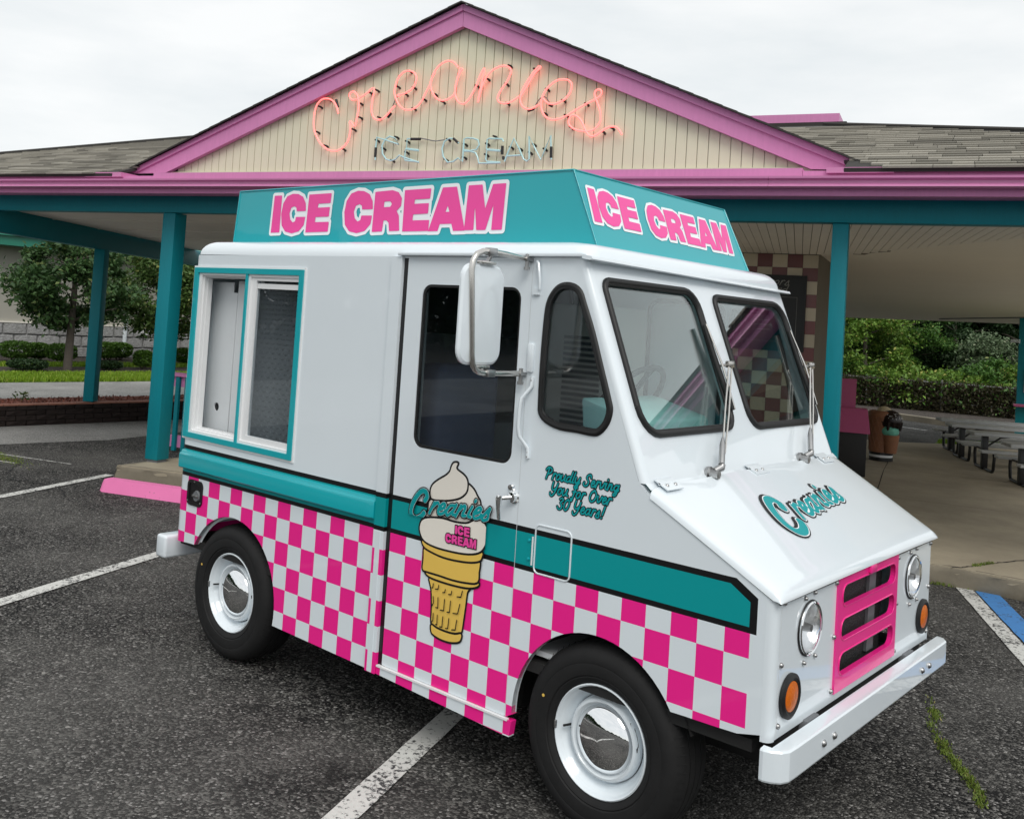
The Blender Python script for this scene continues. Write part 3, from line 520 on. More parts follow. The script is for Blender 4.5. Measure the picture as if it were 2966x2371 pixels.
P = [(*(Vector(F2(7.6, .86)).lerp(Vector(F2(7.75, 1.08)), random.random())+Vector((random.gauss(0, .01), random.gauss(0, .01)))), .148) for _ in range(120)]; blades('weeds', np.array(P), .02, .004, M['weed'])
# weeds along the crack in front of the van
ck = [(2.93, 2.48), (3.0, 2.31), (3.05, 2.2), (3.06, 2.05), (3.15, 1.93), (3.20, 1.82), (3.29, 1.70), (3.36, 1.60), (3.43, 1.48), (3.46, 1.38)]
P = []
for i in range(len(ck)-1):
    den = (.12, .9, .3, .25, 1., .9, 1., 1., .55)[i]
    for _ in range(int(170*den)):
        t = random.random(); P.append((ck[i][0]+(ck[i+1][0]-ck[i][0])*t+random.gauss(0, .014), ck[i][1]+(ck[i+1][1]-ck[i][1])*t+random.gauss(0, .014), .002))
blades('weeds', np.array(P), .013, .004, M['weed'])
P = [(*np.array(F2(7.32+random.random()*.5, .70)), .002) for _ in range(160)]
P = [(p[0]+random.gauss(0, .02), p[1]+random.gauss(0, .02), p[2]) for p in P]; blades('weeds', np.array(P), .022, .005, M['weed'])
P = [(-6.35+random.gauss(0, .25), 1.58+random.gauss(0, .07), .002) for _ in range(700)]; blades('weeds', np.array(P), .010, .005, M['weed'])
for a, b, w in (((-6.75, 1.62), (-5.7, 2.0), .03), ((-6.3, 1.42), (-6.0, 1.55), .025)): strip('patch_seam', a, b, w, .005, M['line_white'])

# ================================================================== THE VAN
W = 1.67
van = empty('ice_cream_truck', (1.45, .83, 0), 'white ice cream truck with pink checks, a teal stripe and a teal roof sign', 'ice cream truck')
XZ = lambda y0: (lambda u, v, d: (u, y0+d, v))           # plates in the side plane, thickness inwards
def arc(cx, cz, rx, rz, a0, a1, n=26): return [(cx+rx*math.cos(R(a0+(a1-a0)*i/n)), cz+rz*math.sin(R(a0+(a1-a0)*i/n))) for i in range(n+1)]
# rear quarter, with the hole of the serving window and a wheel arch
rq = [(-.25, .521), (-.145, .528)]+arc(.24, .35, .385, .381, 152, -10)+[(1.306, .272), (1.306, 2.075), (-.25, 2.075)]
win = rrect(-.238, 1.112, .650, 1.978, .004, 1)
side = B().plate(rq, [win], XZ(0), .022).out('side_panel', M['side'], van)
b = B(); b.grid([[(-.25-.05*math.sin(t), .05-.05*math.cos(t), z) for t in [R(a) for a in range(0, 91, 15)]] for z in (.521, 1.0, 1.5, 2.075)])
b.grid([[(-.30, .05, z), (-.30, W-.05, z)] for z in (.521, 1.3, 2.075)]); b.out('rear_panel', M['side'], van, 50)
b = B(); rim_ = arc(.24, .35, .385, .381, 152, -10)      # folded arch lip
b.grid([[(x, 0, z) for x, z in rim_], [(x, .03, z) for x, z in rim_], [(x*.985+.0036, .034, z*.985) for x, z in rim_]]); b.out('wheel_arch_lip', M['white'], van, 40)
# pillar rib between body and door, door gap, door, sill
B().plate(rrect(1.306, .268, 1.373, 2.075, .002, 1), [], XZ(-.012), .03).out('door_pillar', M['side'], van)
B().plate(rrect(1.322, .27, 1.352, .876, .002, 1), [], XZ(-.0135), .002).out('pillar_strip', M['white'], van)
bbox('door_gap', (1.373, .004, .30), (1.401, .02, 2.075), M['decal_black'], van)
dw = rrect(1.499, 1.263, 2.052, 1.957, .05, 6)
door = B().plate(rrect(1.4, .312, 2.099, 2.07, .006, 2), [dw], XZ(.002), .025).out('sliding_door', M['side'], van)
dwi = inset(dw, .011)
B().plate(dw, [dwi], XZ(.006), .012).out('window_rubber', M['black'], door)
B().plate(rrect(1.49, 1.255, 2.06, 1.965, .05, 4), [], XZ(.0155), .003).out('window_pane', M['glass'], door)
side_seam = bbox('door_seam', (2.0985, .003, .312), (2.1045, .012, 2.075), M['cab_grey'], van)
b = B(); b.plate([(1.376, .27), (2.10, .245), (2.132, .245), (2.14, .305), (1.376, .303)], [], XZ(-.006), .03); b.out('door_sill', M['side'], van)
bbox('sill_tread', (1.378, -.011, .302), (2.12, .004, .310), M['vinyl_frame'], van)
# drip rail over the door, along the front
bbox('drip_rail', (1.352, -.022, 2.078), (2.352, .004, 2.092), M['white'], van, .003)
# front side panel with quarter window
ql = smooth_loop([tuple(p) for p in D['quarter']], 3)
fq = [(2.1045, .312), (2.145, .335)]+arc(2.505, .345, .372, .375, 182, 33)+[(2.872, .551), (2.98, .553), (3.06, .556), (3.14, .575), (3.14, 1.02), (2.70, 1.243), (2.672, 1.262), (2.640, 1.29), (2.325, 2.075), (2.1045, 2.075)]
fside = B().plate(fq, [inset(ql, .016)], XZ(0), .022).out('front_side_panel', M['side'], van)
rim_ = arc(2.505, .345, .372, .375, 182, 33); b = B(); b.grid([[(x, 0, z) for x, z in rim_], [(x, .03, z) for x, z in rim_]]); b.out('wheel_arch_lip', M['white'], van, 40)
qi = [(u, -.004, v) for u, v in inset(ql, .014)]
b = B(); qq = inset(ql, .014); qq = qq+qq[:1]; b.tube([(u, .003, v) for u, v in qq], .013, 8, False); b.tube([(u, .001, v) for u, v in inset(ql, .022)+inset(ql, .022)[:1]], .010, 6, False); b.out('quarter_window_rubber', M['black'], van, 60)
B().plate(inset(ql, .014), [], XZ(.004), .003).out('quarter_window_pane', M['glass'], van)
# windscreen wall
P0 = Vector((2.341, 0, 2.101)); Pd = Vector((2.637-2.341, 0, 1.37-2.101)).normalized(); Pn = Vector((-Pd.z, 0, Pd.x)).normalized()
if Pn.x < 0: Pn = -Pn
def WS(u, v, d=0):           # u across (y), v height z on the plane, d inwards
    t = (v-2.101)/Pd.z; return tuple(P0+Pd*t+Vector((0, u, 0))-Pn*d)
hl = smooth_loop(rrect(.070, 1.442, .757, 1.997, [.10, .06, .085, .04], 5), 1); hr = smooth_loop(rrect(.912, 1.436, 1.606, 1.985, [.075, .05, .09, .04], 5), 1)
wsf = B().plate([(.03, 1.285), (1.645, 1.27), (1.645, 2.075), (.03, 2.075)], [hl, hr], WS, .022).out('windscreen_frame', M['white'], van)
for nm, L in (('l', hl), ('r', hr)):
    b = B(); LL = L+L[:1]; b.tube([WS(u, v, -.003) for u, v in LL], .0135, 8, False); L2 = inset(L, .010); b.tube([WS(u, v, -.001) for u, v in L2+L2[:1]], .0085, 6, False)
    g = b.out('windscreen_rubber', M['black'], van, 60)
    B().plate(inset(L, -.004), [], lambda u, v, d: WS(u, v, .006+d), .004).out('windscreen_pane', M['windshield'], g)
# A pillars (rounded) and far side
for y0, sgn in ((0, 1), (W+.005, -1)):
    b = B(); rows = []
    for z in np.linspace(1.285, 2.075, 8):
        c = Vector(WS(0, z)); c.y = y0; a = c-Vector((.028, 0, 0)); e = c+Vector((0, sgn*.031, 0)); rows.append([tuple((1-t)**2*a+2*t*(1-t)*c+t*t*e) for t in np.linspace(0, 1, 7)])
    b.grid(rows); b.out('windscreen_pillar', M['white'], van, 60)
FQ = smooth_loop([(2.10, 1.39), (2.14, 1.335), (2.45, 1.335), (2.495, 1.385), (2.48, 1.45), (2.34, 1.89), (2.28, 1.945), (2.14, 1.945), (2.10, 1.89)], 2)
b = B(); b.plate([(-.25, .521), (1.3, .3), (2.1, .3), (2.1, .6), (2.67, .6), (2.67, 1.262), (2.64, 1.29), (2.325, 2.075), (-.25, 2.075)], [rrect(1.60, 1.30, 2.05, 1.985, .06), FQ], XZ(W), .02); far = b.out('far_side_panel', M['white'], van)
b = B(); L = FQ; b.tube([(u, W-.004, v) for u, v in L+L[:1]], .016, 6, False); L = rrect(1.60, 1.30, 2.05, 1.985, .06); b.tube([(u, W-.004, v) for u, v in L+L[:1]], .014, 6, False); b.out('far_window_rubber', M['black'], van, 60)
B().plate(FQ, [], XZ(W+.006), .003).out('far_window_pane', M['clear_glass'], van)
B().plate(rrect(1.59, 1.29, 2.06, 1.995, .06), [], XZ(W+.004), .01).out('far_door_blind', M['cab_pale'], van)
b = B(); b.plate([(2.67, .6), (3.14, .58), (3.14, 1.02), (2.67, 1.25)], [], lambda u, v, d: (u, W-.09*max(0, (u-2.67)/.47)+d, v), .02); b.out('far_nose_side', M['white'], van)
# roof: rounded box top
rows = []; 
def plan(i):                       # rounded rectangle inset by i
    x0, x1, y0, y1, r = -.302+i, 2.372-i, i, W-i, .07
    o = []
    for (cx, cy, a0) in ((x0+r, y0+r, 180), (x1-r, y0+r, 270), (x1-r, y1-r, 0), (x0+r, y1-r, 90)):
        o += [(cx+r*math.cos(R(a0+k*15)), cy+r*math.sin(R(a0+k*15))) for k in range(7)]
    return o
for a in (0, 12, 25, 40, 55, 70, 82, 90):
    i = .075*(1-math.cos(R(a))); z = 2.078+.075*math.sin(R(a)); P = plan(i); rows.append([(x, y, z-.018*max(0, (x-2.0)/.37)) for x, y in P+P[:1]])
b = B(); b.grid(rows)
top = plan(.075); k0 = len(b.V); ctr = (1.0, W/2)
for f_, dz in ((1, .0), (.75, .018), (.4, .032), (.02, .038)):
    rows2 = [(ctr[0]+(x-ctr[0])*f_, ctr[1]+(y-ctr[1])*f_, 2.153+dz-.018*max(0, (x-2.0)/.37)*f_) for x, y in top+top[:1]]
    if f_ == 1: prev = rows2
    else: b.grid([prev, rows2]); prev = rows2
b.V = [tuple(v) for v in b.V]; roof = b.out('roof', M['white'], van, 60)
b = B(); pr = [(2.352, 2.088), (2.395, 2.080), (2.400, 2.070), (2.388, 2.066), (2.352, 2.072)]
b.V = [(x, -.022, z) for x, z in pr]+[(x, 1.70, z-.022) for x, z in pr]; n = len(pr); b.F = [tuple(range(n)), tuple(range(n, 2*n))[::-1]]+[(i, (i+1) % n, n+(i+1) % n, n+i) for i in range(n)]; b.out('visor_rail', M['white'], van)
# nose: corner, front panel, grille
def nose_y(x): return W-.09*max(0, min(1, (x-2.67)/.5))
for y0, sg in ((0, 1), (1.58, -1)):
    b = B(); rows = []
    for z in np.linspace(.556, 1.012, 10):
        zb = z; c = Vector((3.172, y0, zb)); a = Vector((3.139, y0, zb)); e = Vector((3.172, y0+sg*.033, zb)); rows.append([tuple((1-t)**2*a+2*t*(1-t)*c+t*t*e) for t in np.linspace(0, 1, 7)])
    b.grid(rows); b.out('nose_corner', M['white'], van, 60)
YZ = lambda x0: (lambda u, v, d: (x0-d, u, v))
hy = (.262, 1.318); hz = .866
gx0, gx1, gz0, gz1 = .492, 1.112, .589, 1.0
slots = [rrect(.530, .884, 1.080, .962, .036, 5), rrect(.528, .764, 1.080, .842, .036, 5), rrect(.524, .642, 1.080, .722, .036, 5)]
circ = lambda cx, cz, r, n=28: [(cx+r*math.cos(2*math.pi*i/n), cz+r*math.sin(2*math.pi*i/n)) for i in range(n)]
fp = B().plate([(.033, .560), (1.547, .562), (1.547, 1.012), (.033, 1.012)], [rrect(gx0+.01, gz0+.02, gx1-.01, gz1-.01, .004, 1)]+[circ(y, hz, .086) for y in hy], YZ(3.172), .018).out('front_panel', M['white'], van)
bbox('panel_seam', (3.1722, .0405, .560), (3.1728, .0425, 1.005), M['cab_grey'], fp); bbox('panel_seam', (3.1722, 1.5405, .56), (3.1728, 1.5425, 1.005), M['cab_grey'], fp)
gr = B().plate([(gx0, gz0), (gx1, gz0), (gx1, gz1), (gx0, gz1)], slots, YZ(3.180), .02).out('grille', M['pink_paint'], van)
b = B()
for S_ in slots:
    L = S_+S_[:1]; b.tube([(3.180, u, v) for u, v in L], .003, 6, False)
b.out('slot_lip', M['pink_paint'], gr, 60)
bbox('latch_tab', (3.176, .775, .968), (3.192, .838, .996), M['pink_paint'], gr, .004)
q = N('radiator_mesh'); v = q.n('ShaderNodeTexVoronoi'); v.inputs['Scale'].default_value = 160; q.l(q.obj(), v.inputs['Vector']); q.col(q.ramp(v.outputs['Distance'], (.2, (.004, .004, .004)), (.6, (.035, .037, .038)))); q.p(rough=.6); q.bump(v.outputs['Distance'], .6, .004); M['radiator'] = q.m
bbox('radiator', (3.06, .50, .60), (3.12, 1.10, .99), M['radiator'], van)
bbox('radiator_tank', (3.118, .93, .63), (3.132, 1.0, .985), M['cab_dark'], van)
for y in hy:
    h = B().lathe([(.084, -.004), (.0885, .003), (.0885, .010), (.084, .013), (.080, .010)], (3.172, y, hz), 'x', 32).out('headlight', M['chrome'], van, 40)
    B().lathe([(.088, .0005), (.0925, .002), (.0925, .0035), (.088, .004)], (3.172, y, hz), 'x', 32).out('lamp_gasket', M['black'], h, 40)
    B().lathe([(0, -.05), (.03, -.045), (.055, -.030), (.074, -.004), (.080, .006)], (3.172, y, hz), 'x', 32).out('reflector', M['reflector'], h, 60)
    B().lathe([(.081, .008), (.06, .020), (.03, .027), (.001, .029)], (3.172, y, hz), 'x', 32).out('lens', M['lens'], h, 60)
    b = B(); b.lathe([(0, .012), (.012, .010), (.016, -.02), (.018, -.045)], (3.172, y, hz), 'x', 12); b.out('bulb_cap', M['bolt'], h, 50)
    for dy, dz in ((-.045, .105), (.03, .112), (.055, -.103), (-.035, -.108)):
        B().lathe([(0, .012), (.005, .0105), (.0075, .006), (.008, .0)], (3.172, y+dy, hz+dz), 'x', 8).out('rivet', M['bolt'], h, 60)
for y in (.122, 1.455):
    a = B().lathe([(.048, .0), (.072, .002), (.072, .012), (.060, .018), (.050, .014), (.050, .0)], (3.172, y, .678), 'x', 30).out('turn_signal', M['black'], van, 40)
    B().lathe([(.0005, .020), (.03, .019), (.048, .014), (.0505, .004)], (3.172, y, .678), 'x', 30).out('amber_lens', M['amber'], a, 60)
for y, z in ((.056, .985), (.052, .79), (.050, .60), (.482, .978), (.480, .79), (.478, .602), (1.126, .972), (1.124, .79), (1.122, .602), (1.535, .975), (1.532, .79), (1.528, .60)):
    B().lathe([(0, .010), (.006, .009), (.009, .005), (.0095, .0)], (3.172, y, z), 'x', 8).out('rivet', M['bolt'], fp, 60)
# hood with turned down edge
prof = [(2.692, 1.276), (2.72, 1.262), (2.85, 1.196), (3.0, 1.119), (3.10, 1.067), (3.135, 1.049), (3.160, 1.036), (3.178, 1.022), (3.188, 1.006), (3.190, .994), (3.178, .990)]
us = [0, .0015, .006, .015, .03, .06, .2, .4, .6, .8, .94, .97, .985, .994, .9985, 1]; dr = [.036, .020, .010, .0045, .001, 0, -.004, -.008, -.009, -.008, -.004, 0, .0045, .010, .020, .036]
rows = []
for i, (x, z) in enumerate(prof):
    fr = 1 if i < 7 else max(.0, (9-i)/3)
    rows.append([(x, -.004+u*(nose_y(x)+.01), z-(d*fr if d > 0 else d*min(1, (len(prof)-i)/6))) for u, d in zip(us, dr)])
hood = B().grid(rows).out('hood', M['white'], van, 50)
b = B(); b.grid([[(2.668, y, 1.288), (2.692, y, 1.268)] for y in (.0, W)]); b.out('cowl_strip', M['white'], van)
HN = Vector((.512, 0, 1)).normalized()
def HD(x, y, d=0): return tuple(Vector((x, y, 1.276-(x-2.692)*.5125))+HN*d)
for y in (.105, .80, 1.49):
    h = B().plate([(2.668, y-.055), (2.725, y-.055), (2.725, y+.055), (2.668, y+.055)], [], lambda u, v, d: HD(u, v, .0125-d), .004).out('hinge', M['white'], hood)
    for k in (-.028, .028): B().lathe([(0, .008), (.006, .006), (.0075, 0)], HD(2.705, y+k, .011), 'z', 8).out('rivet', M['bolt'], h, 60)
    B().tube([HD(2.690, y-.055, .009), HD(2.690, y+.055, .009)], .005, 8).out('hinge_pin', M['white'], h, 60)
bbox('hood_seam', (3.1722, .02, .9835), (3.1765, 1.56, .9885), M['decal_black'], hood)
B().tube([(2.70, .001, 1.2365), (3.05, .001, 1.057), (3.16, .001, .999)], .0028, 6).out('hood_seam', M['decal_black'], hood)
bbox('added_shade_box', (.75, .30, .20), (1.95, 1.40, .50), M['dark'], van, .04); bbox('added_nose_shade_box', (2.25, .5, .24), (3.0, 1.15, .50), M['dark'], van, .05)  # unseen boxes added under the body to deepen the shade on the asphalt
# bumpers
b = B(); sec = []
pl = [(3.168, -.058), (3.18, -.060), (3.205, -.052), (3.230, -.032), (3.243, -.004), (3.245, .05), (3.245, 1.55), (3.243, 1.59), (3.225, 1.62), (3.20, 1.63)]
for (x, y) in pl: pass
zz = [(.0, .468), (.008, .464)]
pr = [(-.012, .466), (-.003, .464), (.0, .470), (.0, .556), (-.004, .562), (-.012, .5635), (-.050, .5635), (-.050, .556), (-.02, .556), (-.02, .472), (-.012, .466)]
rows = []
for i, (x, y) in enumerate(pl):
    a = Vector(pl[max(i-1, 0)]); c = Vector(pl[min(i+1, len(pl)-1)]); t = (c-a).normalized(); nrm = Vector((t.y, -t.x)); sc_ = 1 if 0 < i < len(pl)-1 else 1
    rows.append([(x+nrm.x*d, y+nrm.y*d, z) if d > -.03 else ((x+nrm.x*d if 4 < i < 7 else min(x, 3.195), y if 4 < i < 7 else max(min(y, 1.6), -.03), z)) for d, z in pr])
fb = B().grid(rows).out('front_bumper', M['white'], van, 22)
for y in (.253, .342, 1.262, 1.350): B().lathe([(0, .010), (.007, .009), (.012, .004), (.0125, 0)], (3.245, y, .512), 'x', 10).out('bolt', M['bolt'], fb, 60)
for y in (.30, 1.28): bbox('bumper_bracket', (2.95, y-.05, .50), (3.19, y+.05, .565), M['cab_dark'], van, .006)
rb = bbox('rear_bumper', (-.432, -.030, .408), (-.335, 1.70, .532), M['white'], van, .016, 3)
# service shelf under the window
b = B(); pr = [(0, 1.014), (-.012, 1.009), (-.015, 1.001), (-.027, .996), (-.030, .988), (-.029, .926), (-.024, .921), (0, .921)]
rows = [[(x, y*(k), z) for y, z in pr] for x, k in ((-.278, 0), (-.272, .8), (-.262, 1), (1.270, 1), (1.303, .55), (1.304, 0))]
b.grid(rows); b.out('service_shelf', M['teal_paint'], van, 30)
# serving window
sw = B().plate(rrect(-.275, 1.086, .686, 2.006, .003, 1), [rrect(-.238, 1.113, .652, 1.978, .002, 1)], XZ(-.012), .02).out('serving_window', M['teal_paint'], van)
bbox('teal_mullion', (.205, -.010, 1.113), (.222, .005, 1.978), M['teal_paint'], sw)
bbox('trim_backing', (-.283, -.004, 1.080), (.697, -.0005, 2.013), M['vinyl_frame'], sw)
def frame(nm, x0, z0, x1, z1, wl, wb, wr, wt, y0, y1, parent, mat): return B().plate([(x0, z0), (x1, z0), (x1, z1), (x0, z1)], [[(x0+wl, z0+wb), (x1-wr, z0+wb), (x1-wr, z1-wt), (x0+wl, z1-wt)]], XZ(y0), y1-y0).out(nm, mat, parent)
van_del = [c for c in sw.children if c.name.startswith('trim_backing')]
for c in van_del: bpy.data.objects.remove(c)
frame('trim_edge', -.286, 1.076, .697, 2.016, .011, .010, .011, .010, -.006, .004, sw, M['vinyl_frame'])
frame('outer_frame', -.238, 1.113, .205, 1.978, .026, .012, .004, .012, -.002, .022, sw, M['vinyl_frame'])
frame('track_frame', -.216, 1.122, .205, 1.968, .012, .012, .004, .010, .012, .04, sw, M['vinyl_frame'])
frame('inner_frame', -.210, 1.131, .210, 1.960, .010, .010, .004, .008, .03, .058, sw, M['vinyl_frame'])
frame('outer_frame', .222, 1.113, .652, 1.978, .020, .014, .006, .014, -.002, .03, sw, M['vinyl_frame'])
sash = frame('sash', .240, 1.126, .648, 1.966, .042, .030, .004, .020, .006, .03, sw, M['vinyl_frame'])
bbox('sash_pane', (.28, .016, 1.152), (.645, .019, 1.948), M['glass'], sash)
bbox('sash_rail', (.284, .0145, 1.906), (.645, .0165, 1.932), M['vinyl_frame'], sash)
# things seen through the serving window
gp = B().plate([(-.29, 1.05), (-.053, 1.05), (-.047, 1.88), (-.087, 1.88), (-.087, 1.936), (-.29, 1.936)], [circ(-.172, 1.251, .023, 20)], XZ(.12), .006).out('equipment_cover', M['cab_grey'], van)
bbox('cover_edge', (-.047, .123, 1.05), (.014, .30, 1.945), M['cab_grey'], van); bbox('vent_hole', (-.22, .128, 1.20), (-.12, .134, 1.30), M['decal_black'], gp)
bbox('diamond_plate', (.016, .22, .9), (1.30, .24, 2.05), M['diamond'], van)
b = B()
for i in range(24):
    for j in range(34):
        x, z, a = .03+i*.028, 1.10+j*.026, (45 if (i+j) % 2 else -45); c, s_ = math.cos(R(a)), math.sin(R(a))
        b.add([(x-c*.010, .2195, z-s_*.010), (x+s_*.0025, .2185, z-c*.0025), (x+c*.010, .2195, z+s_*.010), (x-s_*.0025, .2185, z+c*.0025), (x, .2155, z)], [(0, 1, 4), (1, 2, 4), (2, 3, 4), (3, 0, 4)])
o = b.out('tread_pattern', M['diamond'], van, 20); o['kind'] = 'stuff'
# fuel filler
b = B(); L = rrect(-.197, .731, -.053, .866, .03, 5); fd = B().plate(L, [inset(L, .018)], XZ(-.006), .012).out('fuel_filler', M['black'], van)
B().plate(inset(L, .012), [], XZ(-.0005), .002).out('filler_recess', M['decal_black'], fd)
B().lathe([(0, -.010), (.026, -.010), (.030, -.004), (.030, .0)], (-.105, 0, .785), 'y', 18).out('filler_cap', M['cab_dark'], fd, 40); bbox('cap_grip', (-.135, -.016, .779), (-.08, -.009, .793), M['bolt'], fd, .003)
for x, z in ((-.13, .857), (-.066, .752), (-.188, .752)): B().lathe([(0, -.010), (.004, -.009), (.005, -.005)], (x, 0, z), 'y', 8).out('rivet', M['bolt'], fd, 60)
# side vent flap outline + hinge
vl = rrect(2.198, .880, 2.367, 1.061, .022, 5); b = B(); b.tube([(u, -.0005, v) for u, v in vl+vl[:1]], .0036, 6, False); vf = b.out('vent_flap', M['white'], van, 60)
b = B(); b.plate(vl, [inset(vl, .004)], XZ(-.001), .003); 
bbox('flap_hinge', (2.186, -.006, .905), (2.190, 0, 1.012), M['vinyl_frame'], vf); 
for z in (.925, .995): B().lathe([(0, -.006), (.005, -.005), (.0065, 0)], (2.170, 0, z), 'y', 8).out('rivet', M['teal_paint'], vf, 60)
# door handle and lock, grab bar
hd_ = B().lathe([(.0, -.022), (.018, -.020), (.020, -.006), (.026, -.003), (.027, .002)], (2.081, 0, 1.144), 'y', 20).out('door_handle', M['chrome'], door, 40)
B().tube([(2.081, -.015, 1.144), (2.052, -.045, 1.140)], .009, 10).out('handle_stem', M['chrome'], hd_, 60)
b = B(); b.tube([(2.050, -.048, 1.151), (2.046, -.050, 1.137), (2.047, -.050, 1.10), (2.050, -.048, 1.062), (2.051, -.046, 1.055)], [.012, .014, .010, .0075, .004], 10); b.out('lever', M['chrome'], hd_, 60)
B().lathe([(0, -.012), (.011, -.011), (.013, -.004), (.015, .0)], (2.064, .002, 1.179), 'y', 16).out('door_lock', M['chrome'], door, 40)
gb = B(); gb.tube([(2.138, -.004, 1.612), (2.138, -.006, 1.578), (2.124, -.018, 1.552), (2.112, -.03, 1.53), (2.107, -.034, 1.48), (2.106, -.034, 1.42), (2.110, -.03, 1.385), (2.124, -.016, 1.36), (2.137, -.006, 1.34), (2.138, -.004, 1.302)], [.008, .008, .007, .0075, .0075, .0075, .0075, .007, .008, .008], 8); gb = gb.out('grab_handle', M['white'], van, 60)
for z in (1.60, 1.585, 1.325, 1.308): B().lathe([(0, -.013), (.0035, -.012), (.004, -.008)], (2.138, 0, z), 'y', 8).out('rivet', M['bolt'], gb, 60)
# mirror
mr = B(); mr.tube([(2.085, -.010, 2.066), (2.09, -.06, 2.069), (2.09, -.15, 2.073)]+[(2.09, -.24, 2.075), (2.09, -.278, 2.073), (2.09, -.312, 2.060), (2.09, -.330, 2.036), (2.09, -.336, 2.005), (2.09, -.326, 1.90), (2.09, -.306, 1.690), (2.09, -.299, 1.660), (2.09, -.283, 1.638), (2.09, -.258, 1.627), (2.09, -.21, 1.624)]+[(2.09, -.12, 1.623), (2.09, -.03, 1.622), (2.088, .0, 1.622)], [.005, .008, .0115]+[.0115]*12+[.0115, .008, .005], 10); mr = mr.out('wing_mirror', M['stainless'], van, 60)
for y, z in ((-.235, 2.075), (-.205, 1.624)): bbox('clamp', (2.074, y-.022, z-.014), (2.106, y+.022, z+.014), M['bolt'], mr, .004)
for y, z, e in ((-.022, 2.066, 1), (-.018, 1.622, -1)):
    b = B(); b.box((2.075, y-.018, z-.006), (2.105, y+.03, z+.006)); b.lathe([(0, .022), (.008, .020), (.008, -.03), (.012, -.03), (.012, -.042), (0, -.042)], (2.09, y, z), 'z', 8); b.out('mount_bolt', M['bolt'], mr, 40)
ml = rrect(-.372, 1.654, -.135, 2.026, .055, 6)
mh = B().plate(ml, [], lambda u, v, d: (2.068+d, u, v), .008).out('mirror_head', M['white'], mr)
b = B(); L1 = inset(ml, .010); L2 = inset(ml, .03)
b.grid([[(2.076, u, v) for u, v in L+L[:1]] if i == 0 else [(2.076+dx, u, v) for u, v in L+L[:1]] for i, (L, dx) in enumerate(((ml, 0), (L1, .007), (L2, .009)))])
k0 = len(b.V); cy, z0, z1 = -.254, 1.684, 1.996; x_ = 2.085
b.V += [(x_, u, v) for u, v in L2]; n = len(L2); b.V += [(2.096, cy, 1.78), (2.096, cy, 1.92)]
for i in range(n):
    u, v = L2[i]; u2, v2 = L2[(i+1) % n]; t1, t2 = (k0+n+1 if v > 1.85 else k0+n), (k0+n+1 if v2 > 1.85 else k0+n)
    b.F.append((k0+i, k0+(i+1) % n, t2, t1) if t1 != t2 else (k0+i, k0+(i+1) % n, t1))
b.out('mirror_shell', M['white'], mh, 12)
L = inset(ml, .012); B().plate(L, [], lambda u, v, d: (2.065-d, u, v), .003).out('mirror_glass', M['chrome'], mh)
for z, dz in ((2.033, .012), (1.647, -.010)): bbox('mirror_bracket', (2.066, -.285, z-.006), (2.094, -.205, z+.006), M['stainless'], mr, .003); B().tube([(2.082, -.245, z), (2.09, -.235, z+dz*2.4)], .008, 8).out('swivel', M['bolt'], mr, 50)
hb = B(); hb.box((2.115, -.010, 1.93), (2.148, .002, 1.955)); hb.tube([(2.15, -.01, 1.95), (2.152, -.014, 1.985), (2.14, -.012, 2.05), (2.13, -.008, 2.06)], .006, 6); hb.out('door_stop_bracket', M['white'], van, 40)
bbox('hinge_cover', (2.108, -.012, 1.63), (2.138, .002, 1.742), M['white'], van, .006)
# wipers
for dy in (0, .838):
    base = Vector(WS(.442+dy, 1.290, 0)); j = Vector(WS(.80+dy, 1.682, -.045)); t0 = Vector(WS(.722+dy, 1.85, -.022)); t1 = Vector(WS(.752+dy, 1.505, -.022))
    p0 = base+Pn*.045+Vector((0, .035, .02))
    wp = B(); wp.lathe([(.026, 0), (.027, .012), (.018, .018), (.016, .05), (0, .052)], base-Pn*.002+Vector((0, 0, 0)), 'x', 16); wp.tube([base+Pn*.03, base+Pn*.045+Vector((0, .03, .008)), p0], [.014, .015, .012], 10); wp = wp.out('wiper', M['bolt'], van, 50)
    e = (j-p0).normalized(); sd = Vector((0, 1, 0))
    B().tube([p0-sd*.008, p0+e*.09-sd*.012, p0+e*.13-sd*.013], [.013, .013, .005], 8).out('arm_root', M['bolt'], wp, 50)
    for k in (-.012, .022): B().tube([p0+e*.05+sd*k*.6, p0+e*.25+sd*k, j+sd*k*.7], .0042, 6).out('arm_rod', M['stainless'], wp, 60)
    bbox('arm_joint', (-.012, -.022, -.014), (.012, .022, .014), M['stainless'], wp, .004, f=lambda v, j=j: j+v)
    pk = Vector(WS(.737+dy, 1.68, -.030)); B().tube([j, pk], .006, 6).out('blade_link', M['stainless'], wp, 60)
    B().tube([t0, (t0+t1)/2-Pn*.004, t1], [.009, .013, .009], 6).out('blade_rubber', M['black'], wp, 60)
    B().tube([t0+Pn*.010, pk+Pn*.012, t1+Pn*.010], [.003, .005, .003], 6).out('blade_spine', M['stainless'], wp, 60)
